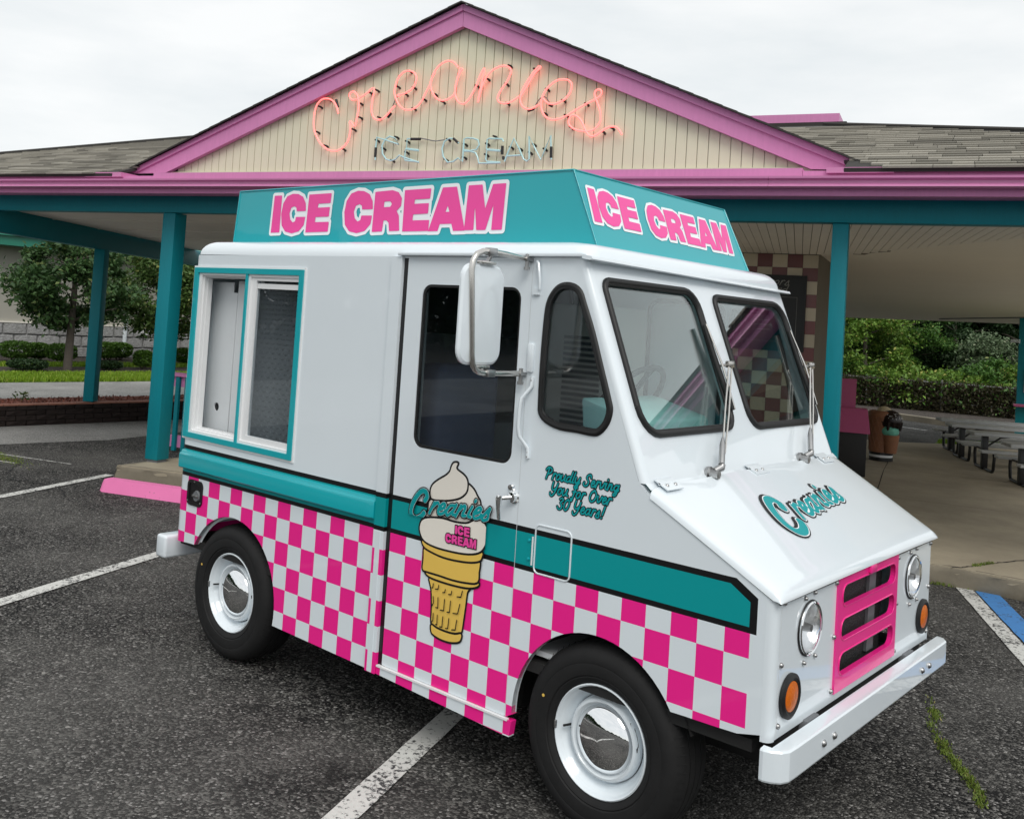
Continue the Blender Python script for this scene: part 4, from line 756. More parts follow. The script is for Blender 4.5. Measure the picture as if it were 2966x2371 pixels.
# wheels
def wheel(xc, yo, sg, zc=.345):
    """yo: plane of the rim edge, sg +1 = outside towards -y"""
    t = lambda prof: [(r_, yo+sg*h-0) for r_, h in prof]
    ty = B().lathe(t([(.190, .022), (.200, .006), (.206, -.002), (.222, -.009), (.226, -.007), (.230, -.012), (.268, -.018), (.272, -.0165), (.276, -.018), (.300, -.013), (.316, -.004), (.327, .008), (.3345, .022), (.338, .036), (.339, .056), (.3335, .0575), (.3335, .0625), (.3395, .064), (.3405, .092), (.3345, .0935), (.3345, .0985), (.3405, .10), (.3405, .128), (.3345, .1295), (.3345, .1345), (.3395, .136), (.338, .165), (.330, .185), (.305, .207), (.24, .212), (.19, .20)]), (xc, 0, zc), 'y', 64)
    return ty
def groove_blocks(ty, xc, yo, sg, zc):
    for i in range(72):
        a = 2*math.pi*i/72; c, s_ = math.cos(a), math.sin(a); r0, r1 = .3235, .3395
        w = .0022
        ty.add([(xc+r0*c-w*s_, yo+sg*.0005, zc+r0*s_+w*c), (xc+r0*c+w*s_, yo+sg*.0005, zc+r0*s_-w*c), (xc+(r1+.003)*c+w*s_, yo+sg*.030, zc+(r1+.003)*s_-w*c), (xc+(r1+.003)*c-w*s_, yo+sg*.030, zc+(r1+.003)*s_+w*c)], [(0, 1, 2, 3)])
for xc, yo, sg in ((.222, .022, 1), (2.520, .022, 1), (.222, W-.022, -1), (2.506, W-.022, -1)):
    t = lambda prof: [(r_, yo+sg*h) for r_, h in prof]
    wh = empty('wheel', (xc, yo, .345), '', ''); del wh['label']; del wh['category']; wh.parent = van; wh.matrix_parent_inverse = INV[van.name]
    ty = wheel(xc, yo, sg); groove_blocks(ty, xc, yo, sg, .345); ty.out('tyre', M['tyre'], wh, 35)
    rm = B().lathe(t([(.199, .012), (.1985, .003), (.194, .0), (.189, .004), (.186, .014), (.181, .020), (.174, .026), (.170, .042), (.160, .050), (.152, .062), (.150, .066)]), (xc, 0, .345), 'y', 56)
    rm.lathe(t([(.150, .060), (.146, .036), (.139, .026), (.131, .024), (.127, .028), (.122, .040), (.10, .045), (0, .045)]), (xc, 0, .345), 'y', 56); rm = rm.out('rim', M['white'], wh, 40)
    for a in (20, 200): 
        b = B(); b.add([(xc+math.cos(R(a+k))*rr, yo+sg*h, .345+math.sin(R(a+k))*rr) for k in (-20, -10, 0, 10, 20) for rr, h in ((.1445 if abs(k) == 20 else .1400, .030), (.1447 if abs(k) == 20 else .1475, .038))], [(2*i, 2*i+1, 2*i+3, 2*i+2) for i in range(4)]); b.out('rim_slot', M['decal_black'], rm)
    B().lathe(t([(0, -.006), (.03, -.0045), (.06, .001), (.09, .011), (.108, .022), (.117, .032), (.119, .038), (.117, .042)]), (xc, 0, .345), 'y', 48).out('hubcap', M['chrome'], wh, 60)
    a_ = R(158); B().lathe([(0, -.0015), (.006, -.001), (.006, .0)], (xc+.262*math.cos(a_), yo-sg*.0175, .345+.262*math.sin(a_)), 'y', 10).out('paint_dot', M['decal_gold'], wh)
    B().tube([(xc-.150, yo+sg*.045, .35), (xc-.158, yo+sg*.005, .353)], .0045, 8).out('valve', M['black'], wh, 60)
    bbox('balance_weight', (xc-.197, yo-.004 if sg > 0 else yo-.004, .335), (xc-.188, yo+.006, .365), M['bolt'], wh, .002)
# underbody: floor, wheel housings, axles, frame
bbox('floor_pan', (-.28, .03, .50), (3.10, W-.12, .54), M['dark'], van)
for x0, x1 in ((-.17, .66), (2.11, 2.90)):
    b = B(); cx = (x0+x1)/2; b.grid([[(cx+.405*math.cos(R(a)), y, .34+.41*math.sin(R(a))) for a in (range(20, 121, 10) if x0 < 0 else range(20, 161, 10))] for y in (.024, .42)]); b.box((x0+.05, .42, .42), (x1-.05, .43, .74)); b.out('wheel_housing', M['dark'], van, 50)
for x in (.222, 2.506): B().tube([(x, .12, .345), (x, W-.12, .345)], .05, 10).out('axle', M['dark'], van, 50)
for y in (.45, 1.2): bbox('chassis_rail', (-.30, y-.04, .36), (3.12, y+.04, .48), M['dark'], van)
for x0, x1 in ((.66, 2.1),): bbox('rocker_lining', (x0, .024, .27), (x1, .05, .52), M['dark'], van)
B().tube([(2.93, .16, .50), (3.05, .16, .495), (3.15, .15, .505)], .012, 8).out('brake_line', M['cab_dark'], van, 60)
bbox('front_apron', (3.09, .10, .44), (3.16, 1.5, .57), M['dark'], van, .01)
# cab interior
bbox('cab_floor', (1.31, .05, .56), (2.75, W-.05, .58), M['cab_grey'], van)
bbox('engine_cover', (2.30, .62, .58), (2.95, 1.05, 1.15), M['cab_grey'], van, .04)
bbox('dashboard', (2.22, .28, 1.05), (2.50, .84, 1.50), M['dash'], van, .015, f=lambda v: Vector((v.x-(v.z-1.05)*.12, v.y, v.z-(v.x-2.36)*.25)))
bbox('dash_shelf', (2.34, .58, 1.12), (2.58, 1.60, 1.31), M['cab_grey'], van, .02, f=lambda v: Vector((v.x-(v.z-1.1)*.36+.04, v.y, v.z)))
st = bbox('driver_seat', (1.20, .32, .93), (1.72, .84, 1.08), M['seat'], van, .04, 3); bbox('seat_back', (1.12, .34, 1.03), (1.30, .80, 1.60), M['seat'], st, .06, 4)
b = B(); sc0 = Vector((2.16, .62, 1.50)); ax1 = Vector((.62, 0, .78)); ax2 = Vector((0, 1, 0))
b.tube([sc0+.21*(math.cos(R(a))*ax1+math.sin(R(a))*ax2) for a in range(0, 361, 12)], .013, 8, False); b.tube([sc0-.2*ax1, sc0+.2*ax1], .012, 6); b.tube([sc0-.2*ax2, sc0+.2*ax2], .012, 6); b.tube([sc0, sc0+Vector((.35, 0, -.35))], .03, 8); b.out('steering_wheel', M['black'], van, 60)
cu = bbox('cooling_unit', (1.15, 1.22, .9), (1.62, 1.62, 1.93), M['soffit'], van, .01)
for i in range(22): bbox('louvre', (1.36, 1.212, 1.12+i*.03), (1.60, 1.222, 1.136+i*.03), M['cab_dark'], cu)
bbox('rear_counter', (-.2, .75, .56), (1.25, 1.18, 1.30), M['cab_dark'], van, .01); bbox('rear_lining', (-.22, W-.05, .56), (1.30, W-.03, 2.07), M['cab_grey'], van)
bbox('ceiling_lining', (-.25, .04, 2.06), (2.28, W-.04, 2.07), M['cab_grey'], van); bbox('upper_cupboard', (.2, 1.30, 1.72), (1.1, 1.60, 2.05), M['cab_dark'], van)
fc_ = B(); fc_.tube([(.62, .80, 1.30), (.62, .80, 1.54)]+[(.62+.055-.055*math.cos(R(a)), .80, 1.54+.055*math.sin(R(a))) for a in range(20, 200, 20)]+[(.732, .80, 1.51)], .011, 8); fc_.lathe([(.03, 0), (.03, .04), (.02, .05), (.02, .10), (0, .11)], (.66, .78, 1.30), 'z', 12); fc_.out('tap', M['chrome'], van, 60)

# ------------------------------------------------------------------ lettering
def letter_layers(parent, nm, Fd, f, layers):
    F_, x0, y0, h = Fd
    for lev, mat, off, part in layers: sheet(F_, x0, y0, h, lev, lambda u, v, off=off: f(u, v, off)).out(part, mat, parent)
# roof sign: leaning front, letters on side and front
rs = B(); lo = [(-.215, .178), (2.285, .178), (2.285, 1.474), (-.215, 1.474)]; hi = [(-.197, .190), (2.130, .190), (2.130, 1.462), (-.197, 1.462)]
rs.V = [(x, y, 2.12) for x, y in lo]+[(x, y, 2.448) for x, y in hi]; rs.F = [(0, 1, 5, 4), (1, 2, 6, 5), (2, 3, 7, 6), (3, 0, 4, 7), (4, 5, 6, 7)]
sign = rs.out('roof_sign', M['teal_paint'], van)
b = B(); E_ = [Vector(v) for v in rs.V]
for a_, c_ in ((4, 5), (5, 6), (6, 7), (7, 4), (1, 5), (2, 6), (0, 4)): b.tube([E_[a_], E_[c_]], .005, 6)
b.out('sign_edge', M['teal_paint'], sign, 60)
IL = [[tuple(p) for p in L] for L in D['iceletters']]
def sd_ice(X, Y):
    d = np.full(X.shape, 9.)
    for k in (0, 1, 2, 3, 4, 6, 7, 9):
        e = sd_poly(X, Y, IL[k])
        if k in (4, 7): e = np.maximum(e, -sd_poly(X, Y, IL[k+1]))
        d = np.minimum(d, e)
    return d
FI = field(sd_ice, .09, 2.17, 1.82, 2.45, .0042)
def SS(u, v, off): return (u, .178+(v-2.12)*.012/.328-off, v)
def sd_one(k):
    def f(X, Y):
        e = sd_poly(X, Y, IL[k]); return np.maximum(e, -sd_poly(X, Y, IL[k+1])) if k in (4, 7) else e
    return f
def sign_letters(f):
    sheet(*FI, .0165, lambda u, v: f(u, v, .002)).out('letter_outline', M['decal_white'], sign)
    for i, k in enumerate((0, 1, 2, 3, 4, 6, 7, 9)):
        A_ = np.array(IL[k]); a0, b0 = A_.min(0)-.01; a1, b1 = A_.max(0)+.01
        sheet(*field(sd_one(k), a0, b0, a1, b1, .0035), 0, lambda u, v, i=i: f(u, v, .0035+.0003*(i % 3))).out('letter', M['decal_pink'], sign)
sign_letters(SS)
sx0, sx1, sz0, sz1 = .1285, 1.7764, 2.2028, 2.4184
def FS(u, v, off):
    a = (u-sx0)/(sx1-sx0); c = (v-sz0)/(sz1-sz0)
    z = 2.231+c*(2.385-2.231)-a*.018; y = (.212+(1-(1-c))*0+c*.026)+a*(1.374-.212+c*.006)
    x = 2.285-(z-2.12)*(.155/.328); return (x+off*.9, y, z+off*.43)
sign_letters(FS)
# brush script lines
G = {'P': (1.15, [[(.22, -.05), (.55, 1.65)], [(.05, 1.35), (.35, 1.78), (.85, 1.75), (1.05, 1.4), (.85, .95), (.45, .75)]]), 'r': (.68, [[(.12, 0), (.32, 1)], [(.22, .5), (.45, .92), (.62, 1.02), (.72, .88)]]),
 'o': (.82, [[(.62, .98), (.3, .85), (.12, .35), (.3, .02), (.62, .25), (.75, .7), (.62, .98)]]), 'u': (.95, [[(.2, 1), (.1, .3), (.28, 0), (.6, .35), (.82, 1)], [(.82, 1), (.72, .2), (.95, .1)]]),
 'd': (.95, [[(.72, .9), (.35, .85), (.12, .35), (.3, .0), (.65, .35)], [(1.02, 1.75), (.72, .2), (.95, .1)]]), 'l': (.5, [[(.5, 1.75), (.2, .25), (.42, .08)]]),
 'y': (.9, [[(.2, 1), (.12, .35), (.3, .1), (.62, .4), (.85, 1)], [(.85, 1), (.6, -.35), (.3, -.7), (.15, -.45), (.9, .25)]]), 'S': (1.15, [[(1.1, 1.35), (1.0, 1.75), (.65, 1.7), (.42, 1.25), (.75, .75), (.7, .2), (.35, -.05), (.02, .15), (.1, .5)]]),
 'e': (.75, [[(.2, .4), (.55, .6), (.62, .9), (.4, .98), (.15, .5), (.25, .05), (.6, .1), (.78, .4)]]), 'v': (.82, [[(.15, 1), (.2, .1), (.55, .3), (.78, 1), (.9, .85)]]),
 'i': (.45, [[(.3, 1), (.15, .2), (.4, .08)], [(.42, 1.45), (.45, 1.55)]]), 'n': (.95, [[(.1, 0), (.3, 1)], [(.2, .5), (.55, 1), (.72, .8), (.62, .15), (.9, .15)]]),
 'g': (.95, [[(.75, .9), (.35, .9), (.12, .4), (.35, .05), (.7, .45)], [(.85, 1), (.6, -.35), (.3, -.7), (.15, -.45), (.9, .25)]]), 'Y': (1.1, [[(.3, 1.75), (.2, .8), (.5, .55), (.9, 1.0)], [(1.05, 1.65), (.75, .3), (.35, -.35), (.05, -.25), (.0, .05)]]),
 'f': (.62, [[(.7, 1.5), (.55, 1.7), (.4, 1.0), (.15, -.4), (-.05, -.45), (-.02, -.1)], [(.1, .85), (.65, .95)]]), 'O': (1.2, [[(.75, 1.7), (.3, 1.3), (.12, .5), (.4, -.02), (.85, .25), (1.08, 1.0), (.75, 1.7), (.55, 1.45)]]),
 '3': (.95, [[(.3, 1.5), (.6, 1.72), (.85, 1.45), (.45, .95), (.78, .55), (.6, .05), (.25, .0), (.05, .3)]]), '0': (1.0, [[(.65, 1.7), (.25, 1.2), (.15, .4), (.4, .0), (.75, .4), (.9, 1.2), (.65, 1.7)]]),
 'a': (.92, [[(.72, .9), (.35, .88), (.12, .35), (.3, .0), (.65, .4)], [(.82, 1), (.66, .2), (.92, .12)]]), 's': (.75, [[(.1, .1), (.55, 1.0), (.55, .5), (.6, .1), (.3, -.05), (.12, .12)]]), '!': (.5, [[(.55, 1.75), (.32, .5)], [(.22, .02), (.24, .06)]]), ' ': (.62, [])}
def text_strokes(t, x, y, h, w, slant=.12):
    adv = sum(G[c][0] for c in t); k = w/adv; o = []
    for c in t:
        a, st_ = G[c]
        for s_ in st_: o.append(([(x+(px+slant*py)*k, y+py*h) for px, py in smooth_loop(s_, 3, False)] if len(s_) > 2 else [(x+(px+slant*py)*k, y+py*h) for px, py in s_]))
        x += a*k
    return o
# cone picture on the door
YD = .002
def DZ(u, v, off): return (u, YD-off, v)
cone = B(); art = D['cone']
def fpoly(P, n=3): L = smooth_loop([tuple(p) for p in P], n); return L
cb = (1.50, .32, 1.95, 1.26); hC = .0028
art_p = None
LP = {k: fpoly(art[k]) for k in ('mid', 'top', 'scoop', 'rim', 'band', 'lip', 'body', 'base')}
order = [('mid', 'decal_cream'), ('top', 'decal_cream'), ('body', 'decal_gold'), ('base', 'decal_gold'), ('lip', 'decal_gold'), ('band', 'decal_gold'), ('rim', 'decal_gold'), ('scoop', 'decal_cream')]
SD = {k: field(lambda X, Y, k=k: sd_poly(X, Y, LP[k]), cb[0], cb[1], cb[2], cb[3], hC) for k in LP}
for i, (k, mt) in enumerate(order):
    o1 = sheet(*SD[k], .0074, lambda u, v, i=i: DZ(u, v, .0008+i*.0008)).out('picture_outline', M['decal_black'], door)
    sheet(*SD[k], -.0012, lambda u, v, i=i: DZ(u, v, .0012+i*.0008)).out('cone_picture' if mt == 'decal_gold' else 'swirl_picture', M[mt], door)
Fd = field(lambda X, Y: sd_strokes(X, Y, [[tuple(p) for p in s_] for s_ in art['dash']], .0024), cb[0], .40, 1.85, .80, .002)
sheet(*Fd, 0, lambda u, v: DZ(u, v, .0085)).out('waffle_dashes', M['decal_black'], door)['kind'] = 'stuff'
SCR = [[(1.606, 1.052), (1.617, 1.070), (1.605, 1.089), (1.577, 1.083), (1.545, 1.046), (1.527, 1.004), (1.534, .975), (1.560, .969), (1.588, .982), (1.604, .999)]]+[[(x, y+.09*(x-1.624)) for x, y in s_] for s_ in text_strokes('reanies', 1.628, 1.0035, .046, .338, .22)]
def scr(sc_=1.): return [(smooth_loop(s_, 4, False) if i == 0 else s_, (.0105 if i == 0 else .0064)*sc_) for i, s_ in enumerate(SCR)]
Fd = field(lambda X, Y: sd_strokes(X, Y, scr(), .01), 1.50, .98, 1.98, 1.24, .0022)
letter_layers(door, 'script', Fd, DZ, [(.0058, M['decal_black'], .0092, 'name_outline'), (.0010, M['decal_white'], .0098, 'name_edge'), (0., M['decal_teal'], .0104, 'name_letters')])
allp = np.array(sum(D['iceletters'], [])); u0, v0 = allp.min(0); u1, v1 = allp.max(0)
def words(boxq, ks):
    """the block letters again, small, inside the corner points boxq (tl, tr, br, bl)"""
    P = [IL[k] for k in ks]; A = np.array(sum(P, [])); a0, b0 = A.min(0); a1, b1 = A.max(0); q = [Vector((*p, 0)) for p in boxq]
    def m(p): a = (p[0]-a0)/(a1-a0); c = (p[1]-b0)/(b1-b0); w = (q[3]*(1-a)+q[2]*a)*(1-c)+(q[0]*(1-a)+q[1]*a)*c; return (w.x, w.y)
    return {k: [m(p) for p in IL[k]] for k in ks}
ws1, ws2 = words(D['smallbox'][0], (0, 1, 2)), words(D['smallbox'][1], (3, 4, 5, 6, 7, 8, 9))
def sd_small(X, Y):
    d = np.full(X.shape, 9.)
    for w_ in (ws1, ws2):
        for k, P in w_.items():
            if k in (5, 8): continue
            e = sd_poly(X, Y, P)
            if k in (4, 7): e = np.maximum(e, -sd_poly(X, Y, w_[k+1]))
            d = np.minimum(d, e)
    return d
Fd = field(sd_small, 1.70, .86, 1.93, 1.03, .0016)
letter_layers(door, 'small', Fd, DZ, [(.0036, M['decal_black'], .0092, 'small_outline'), (-.0004, M['decal_pinkdk'], .0098, 'small_letters')])
# name on the hood: same script laid along y
A = np.array(sum(SCR, [])); ua, va = A.min(0); ub, vb = A.max(0)
def HM(p): return (.485+(p[0]-ua)/(ub-ua)*.672, (p[1]-va)/(vb-va))
hs = [([(lambda q: (q[0], q[1]*.178))(HM(p)) for p in (smooth_loop(s_, 4, False) if i == 0 else s_)], [.0175, .0088][i > 0]) for i, s_ in enumerate(SCR)]
Fd = field(lambda X, Y: sd_strokes(X, Y, hs, .01), .43, -.05, 1.22, .23, .0032)
Fs = field(lambda X, Y: np.minimum(sd_strokes(X+.010, Y-.008, hs, .01), sd_strokes(X, Y, hs, .01)-.004), .43, -.05, 1.22, .23, .0032)
HL = lambda u, v, off: HD(3.015-v/1.124*1.124, u-.0, .010+off)
sheet(*Fs, .0045, lambda u, v: HL(u, v, .001)).out('name_outline', M['decal_black'], hood); sheet(*Fd, .0038, lambda u, v: HL(u, v, .002)).out('name_edge', M['decal_white'], hood); sheet(*Fd, 0, lambda u, v: HL(u, v, .003)).out('name_letters', M['decal_teal'], hood)
ph = text_strokes('Proudly Serving', 2.226, 1.2405, .0235, .335)+text_strokes('You for Over', 2.255, 1.1885, .0245, .275)+text_strokes('30 Years!', 2.290, 1.1365, .0245, .21)
Fd = field(lambda X, Y: sd_strokes(X, Y, ph, .0029), 2.19, 1.09, 2.62, 1.31, .0016)
letter_layers(fside, 'slogan', Fd, lambda u, v, off: (u, -off, v), [(.0036, M['decal_black'], .0012, 'slogan_outline'), (0., M['decal_teal'], .002, 'slogan_letters')])
# sign inside, seen through the door window
ib = bbox('freezer_sign', (.45, 1.585, 1.90), (1.12, 1.60, 2.05), M['board'], van)
def word(t, loc, rot, size, mat, parent, name, ext=.001):
    cu = bpy.data.curves.new(name, 'FONT'); cu.body = t; cu.size = size; cu.extrude = ext
    tmp = bpy.data.objects.new('tmp', cu); C.objects.link(tmp); bpy.context.view_layer.update(); me = bpy.data.meshes.new_from_object(tmp.evaluated_get(bpy.context.evaluated_depsgraph_get()))
    bpy.data.objects.remove(tmp); me.transform(Matrix.Translation(loc) @ Euler(rot).to_matrix().to_4x4()); me.materials.clear(); me.materials.append(mat); return link(name, me, parent)
word('ELEC', (.625, 1.582, 1.998), (math.pi/2, 0, 0), .06, M['decal_white'], ib, 'sign_letters'); word('FREE', (.635, 1.582, 1.952), (math.pi/2, 0, 0), .06, M['decal_white'], ib, 'sign_letters')
# ================================================================== THE CANOPY BUILDING
bld = empty('canopy_building', FP(3.3, 3), 'ice cream stand with pink gable, beige boards and teal canopy posts behind the truck', 'building')
def fbox(name, lo, hi, mat, parent=bld, bev=0): return bbox(name, lo, hi, mat, parent, bev, f=lambda v: Vector(FP(v.x, v.y, v.z)))
def fprof(name, prof, s0, s1, mat, parent=bld):           # profile in (n,z) swept along the facade
    b = B(); n = len(prof); b.V = [FP(s0, a, z) for a, z in prof]+[FP(s1, a, z) for a, z in prof]
    b.F = [tuple(range(n)), tuple(range(n, 2*n))[::-1]]+[(i, (i+1) % n, n+(i+1) % n, n+i) for i in range(n)]; return b.out(name, mat, parent)
SL, SR = -3.3, 10.2
GO, GZ = .30, .043        # the gutter hangs forward of the beam
fbox('front_beam', (SL, -.03, 2.71), (9.2, .10, 2.94), M['teal_wood'], bev=.004); fbox('front_beam', (9.205, -.03, 2.71), (SR, .10, 2.94), M['teal_wood'], bev=.004)
fbox('lower_fascia', (SL, -.055-GO, 2.905-GZ), (SR, .0-GO, 2.958-GZ), M['pink_wood']); fbox('eave_soffit', (SL, -.002-GO, 2.88), (SR, .1, 2.893), M['pink_wood'])
for a, c in ((SL, 1.9), (1.902, 6.1), (6.102, SR)):
    fprof('gutter', [(n_-GO, z_-GZ) for n_, z_ in [(-.055, 2.955), (-.125, 2.955), (-.142, 2.962), (-.140, 2.972), (-.118, 2.985), (-.118, 3.008), (-.150, 3.020), (-.152, 3.036), (-.140, 3.038), (-.055, 3.03)]], a, c, M['pink_metal'])
for a, c, h in ((SL, -.9, 3.085), (-.898, .1, 3.072), (.102, 6.33, 3.10), (6.332, 7.3, 3.08), (7.302, SR, 3.088)): fbox('upper_fascia', (a, -.075-.004*(h > 3.09)-GO, 3.032-GZ), (c, -.10, h-GZ+.004), M['pink_wood'])
# gable wall of upright boards
gw = fbox('gable_wall', (-.2, .03, 3.05), (6.6, .06, 3.12), M['siding'])
AP = (3.305, 4.46)
def gz(s): return 3.13+(AP[1]-3.13)*(1-abs(s-AP[0])/(AP[0]+.05 if s < AP[0] else 3.08))
b = B(); b.plate([(-.1, 3.09), (6.45, 3.09), (AP[0], AP[1]+.02)], [], lambda u, v, d: FP(u, .012+d, v), .02); b.out('board_backing', M['soffit'], gw)
s = .055; k = 0
while s < 6.36:
    e = min(s+.0818, 6.37); z0, z1 = gz(s), gz(e)
    if max(z0, z1) > 3.14:
        top = [(s, max(z0, 3.12)), (AP[0], AP[1]), (e, max(z1, 3.12))] if s < AP[0] < e else [(s, max(z0, 3.12)), (e, max(z1, 3.12))]
        B().plate([(e, 3.10), (s, 3.10)]+top, [], lambda u, v, d: FP(u, -.004+d, v), .015).out('siding_board', M['siding'], gw)
    s += .0886; k += 1
fbox('base_trim', (-.05, -.022, 3.098), (6.4, -.004, 3.132), M['siding'], gw)
# rake boards, drip edge, roof deck
for pts in ([(-.58, 3.105), (3.30, 4.585), (3.30, 4.405), (-.04, 3.115)], [(6.80, 3.095), (3.303, 4.585), (3.303, 4.405), (6.35, 3.105)]):
    B().plate(pts, [], lambda u, v, d: FP(u, -.075+d, v), .05).out('rake_board', M['pink_wood'], bld)
for pts in ([(-.60, 3.105), (3.30, 4.60), (3.30, 4.545), (-.46, 3.105)], [(6.82, 3.095), (3.303, 4.60), (3.303, 4.545), (6.68, 3.095)]):
    B().plate(pts, [], lambda u, v, d: FP(u, -.095+d, v), .02).out('rake_trim', M['pink_wood'], bld)
def deck(name, P4, th=.03, parent=bld, mat=None): return B().plate([(0, 0), (1, 0), (1, 1), (0, 1)], [], lambda u, v, d: tuple(Vector(FP(*P4[0]))*(1-u)*(1-v)+Vector(FP(*P4[1]))*u*(1-v)+Vector(FP(*P4[2]))*u*v+Vector(FP(*P4[3]))*(1-u)*v-Vector((0, 0, d))), th).out(name, mat or M['roof_base'], parent)
gl = deck('gable_roof', [(-.62, -.085, 3.095), (3.302, -.085, 4.606), (3.302, 6, 4.606), (-.62, 6, 3.095)]); grr = deck('gable_roof', [(3.303, -.085, 4.606), (6.84, -.085, 3.085), (6.84, 6, 3.085), (3.303, 6, 4.606)])
b = B()
for s0, z0, s1, z1 in ((-.63, 3.095, 3.30, 4.61), (6.85, 3.085, 3.304, 4.61)):
    m = 30
    for i in range(m):
        a, c = i/m, (i+1)/m; h = .010
        p = [(s0+(s1-s0)*a, z0+(z1-z0)*a), (s0+(s1-s0)*c, z0+(z1-z0)*c)]
        b.add([FP(p[0][0], -.14, p[0][1]+h), FP(p[1][0], -.14, p[1][1]+.006), FP(p[1][0], -.14, p[1][1]-.008), FP(p[0][0], -.14, p[0][1]-.008), FP(p[0][0], .3, p[0][1]+h), FP(p[1][0], .3, p[1][1]+.006)], [(0, 1, 2, 3), (0, 1, 5, 4), (0, 3, 4)])
o = b.out('rake_shingle_edge', M['roof_base'], gl); o['kind'] = 'stuff'
# the two lower roof slopes with their shingles
SLP = .355
def RP(s, n, up=0.): return FP(s, n-up*SLP*.94, 3.052+(n+.42)*SLP+up*.94)
def tri_deck(name, pts): return B().plate(pts, [], lambda u, v, d: RP(u, v, -d), .03).out(name, M['roof_base'], bld)
hl_ = lambda s_: 1.0+(s_+3.95)*.465
fbox('valley_flashing', (-.80, -.41, 3.02), (-.30, -.08, 3.066), M['pink_metal']); fbox('valley_flashing', (6.5, -.41, 3.02), (6.95, -.08, 3.060), M['pink_metal'])
rl = tri_deck('left_roof', [(-6.6, -.42), (-.42, -.42), (-.42, -.1), (1.2, 1.6), (3.3, 3.2), (.7, 3.2)]); rr_ = tri_deck('right_roof', [(5.0, 1.78), (6.62, -.14), (6.62, -.42), (10.25, -.42), (7.9, 1.14), (6.4, 1.78)])
sm = mesh('shingle', [(-.5, 0, 0), (.5, 0, 0), (.5, 1, 0), (-.5, 1, 0), (-.5, 0, .016), (.5, 0, .016), (.5, 1, .003), (-.5, 1, .003)], [(0, 1, 5, 4), (1, 2, 6, 5), (2, 3, 7, 6), (3, 0, 4, 7), (4, 5, 6, 7)], M['shingle'])
def shingles(par, s0f, s1f, n0, n1, cap):
    k = 0; ex = .106; n = n0; row = 0; extra = B()
    ux = Vector(FP(1, 0))-Vector(FP(0, 0)); un = (Vector(RP(0, 1))-Vector(RP(0, 0))).normalized(); uz = ux.cross(un)
    while n < n1:
        s = s0f(n)-random.random()*.2
        while s < s1f(n):
            w = random.choice((.14, .2, .26, .33, .4)); e = s+w; a, c = max(s, s0f(n)), min(e, s1f(n))
            if c-a > .03:
                if k < cap:
                    o = link('shingle', sm, par); p = Vector(RP((a+c)/2, n, .001))
                    o.matrix_local = Matrix(((ux.x*(c-a-.004), un.x*.125, uz.x*1.0, p.x), (ux.y*(c-a-.004), un.y*.125, uz.y, p.y), (ux.z*(c-a-.004), un.z*.125, uz.z, p.z), (0, 0, 0, 1)))
                    k += 1
                else:
                    extra.add([RP(a+.002, n, .001), RP(c-.002, n, .001), RP(c-.002, n, .016), RP(a+.002, n, .016), RP(c-.002, n+.12, .004), RP(a+.002, n+.12, .004)], [(0, 1, 2, 3), (3, 2, 4, 5)])
            s = e
        n += ex*.942; row += 1
    if extra.V: o = extra.out('shingle_field', M['shingle'], par); o['kind'] = 'stuff'
shingles(rr_, lambda n: 6.86-(n+.42)*.826, lambda n: min(8.5, 10.0-(n+.13)*1.9), -.435, 1.62, 300)
shingles(rl, lambda n: max(-4.4, -6.1+(n-0.0)/.465), lambda n: -.64+(n+.42)*.92, -.435, 2.1, 300)
b = B()
b.tube([RP(6.2, 1.80, .01), RP(7.9, 1.14, .01), RP(10.25, -.12, .01)], .022, 6); b.out('hip_cap', M['roof_base'], bld)
B().tube([RP(-6.0, -.1, .01), RP(.7, 3.25, .01)], .03, 6).out('hip_cap', M['roof_base'], bld)
pp = fbox('roof_parapet', (4.9, 3.0, 3.5), (6.21, 4.3, 4.225), M['pink_wood']); fbox('parapet_skirt', (4.9, 2.95, 4.08), (6.29, 4.3, 4.125), M['roof_base'], pp)
# soffit boards, plain ceilings
for i in range(72):
    s = 4.20+i*.0722; n1 = 3.0 if s < 6.60 else 2.86-(s-6.76)*1.62
    if n1 < .25: continue
    bbox('soffit_board', (s, .10, 2.722), (s+.067, n1, 2.732), M['soffit'], bld, f=lambda v: Vector(FP(v.x-.133*(v.y-.1), v.y, v.z)))
fbox('soffit_deck', (4.2, .10, 2.734), (9.2, 3.0, 2.74), M['grout'])
for a, c in ((SL-2, -.35), (-.345, 1.9), (1.905, 4.19)): fbox('soffit_panel', (a, .10, 2.75), (c, 12.0, 2.76), M['soffit'])
for n in (1.2, 2.4, 3.7): fbox('soffit_batten', (SL-2, n, 2.742), (1.8, n+.03, 2.75), M['soffit'])
b = B(); e0, e1 = (5.9, 3.0, 2.738), (8.4, .12, 2.728); rows = []
for t in np.linspace(0, 1, 12):
    r_ = []
    for u in np.linspace(0, 1, 8):
        a = Vector(e0).lerp(Vector((5.0, 15.5, 2.37)), t); c = Vector(e1).lerp(Vector((10.3, 15.9, 2.47)), t); p = a.lerp(c, u); bow = .10*math.sin(math.pi*t)
        r_.append(FP(p.x, p.y, p.z+bow))
    rows.append(r_)
b.grid(rows); b.out('sloping_ceiling', M['ceiling'], bld, 60)
b = B(); b.plate([(8.2, .1), (9.94, .1), (9.94, 14.5), (8.5, .3)], [], lambda u, v, d: FP(u, v, 2.75+d), .02); b.out('canopy_deck', M['roof_base'], bld)
deck('rear_roof', [(1, 1.78, 3.78), (6.4, 1.78, 3.78), (6.4, 14, 3.78), (1, 14, 3.78)])
B().tube([FP(8.95, 12.5, 2.50), FP(7.6, 13.9, 2.44), FP(7.2, 14.3, 2.42)], .012, 6).out('ceiling_conduit', M['cab_dark'], bld)
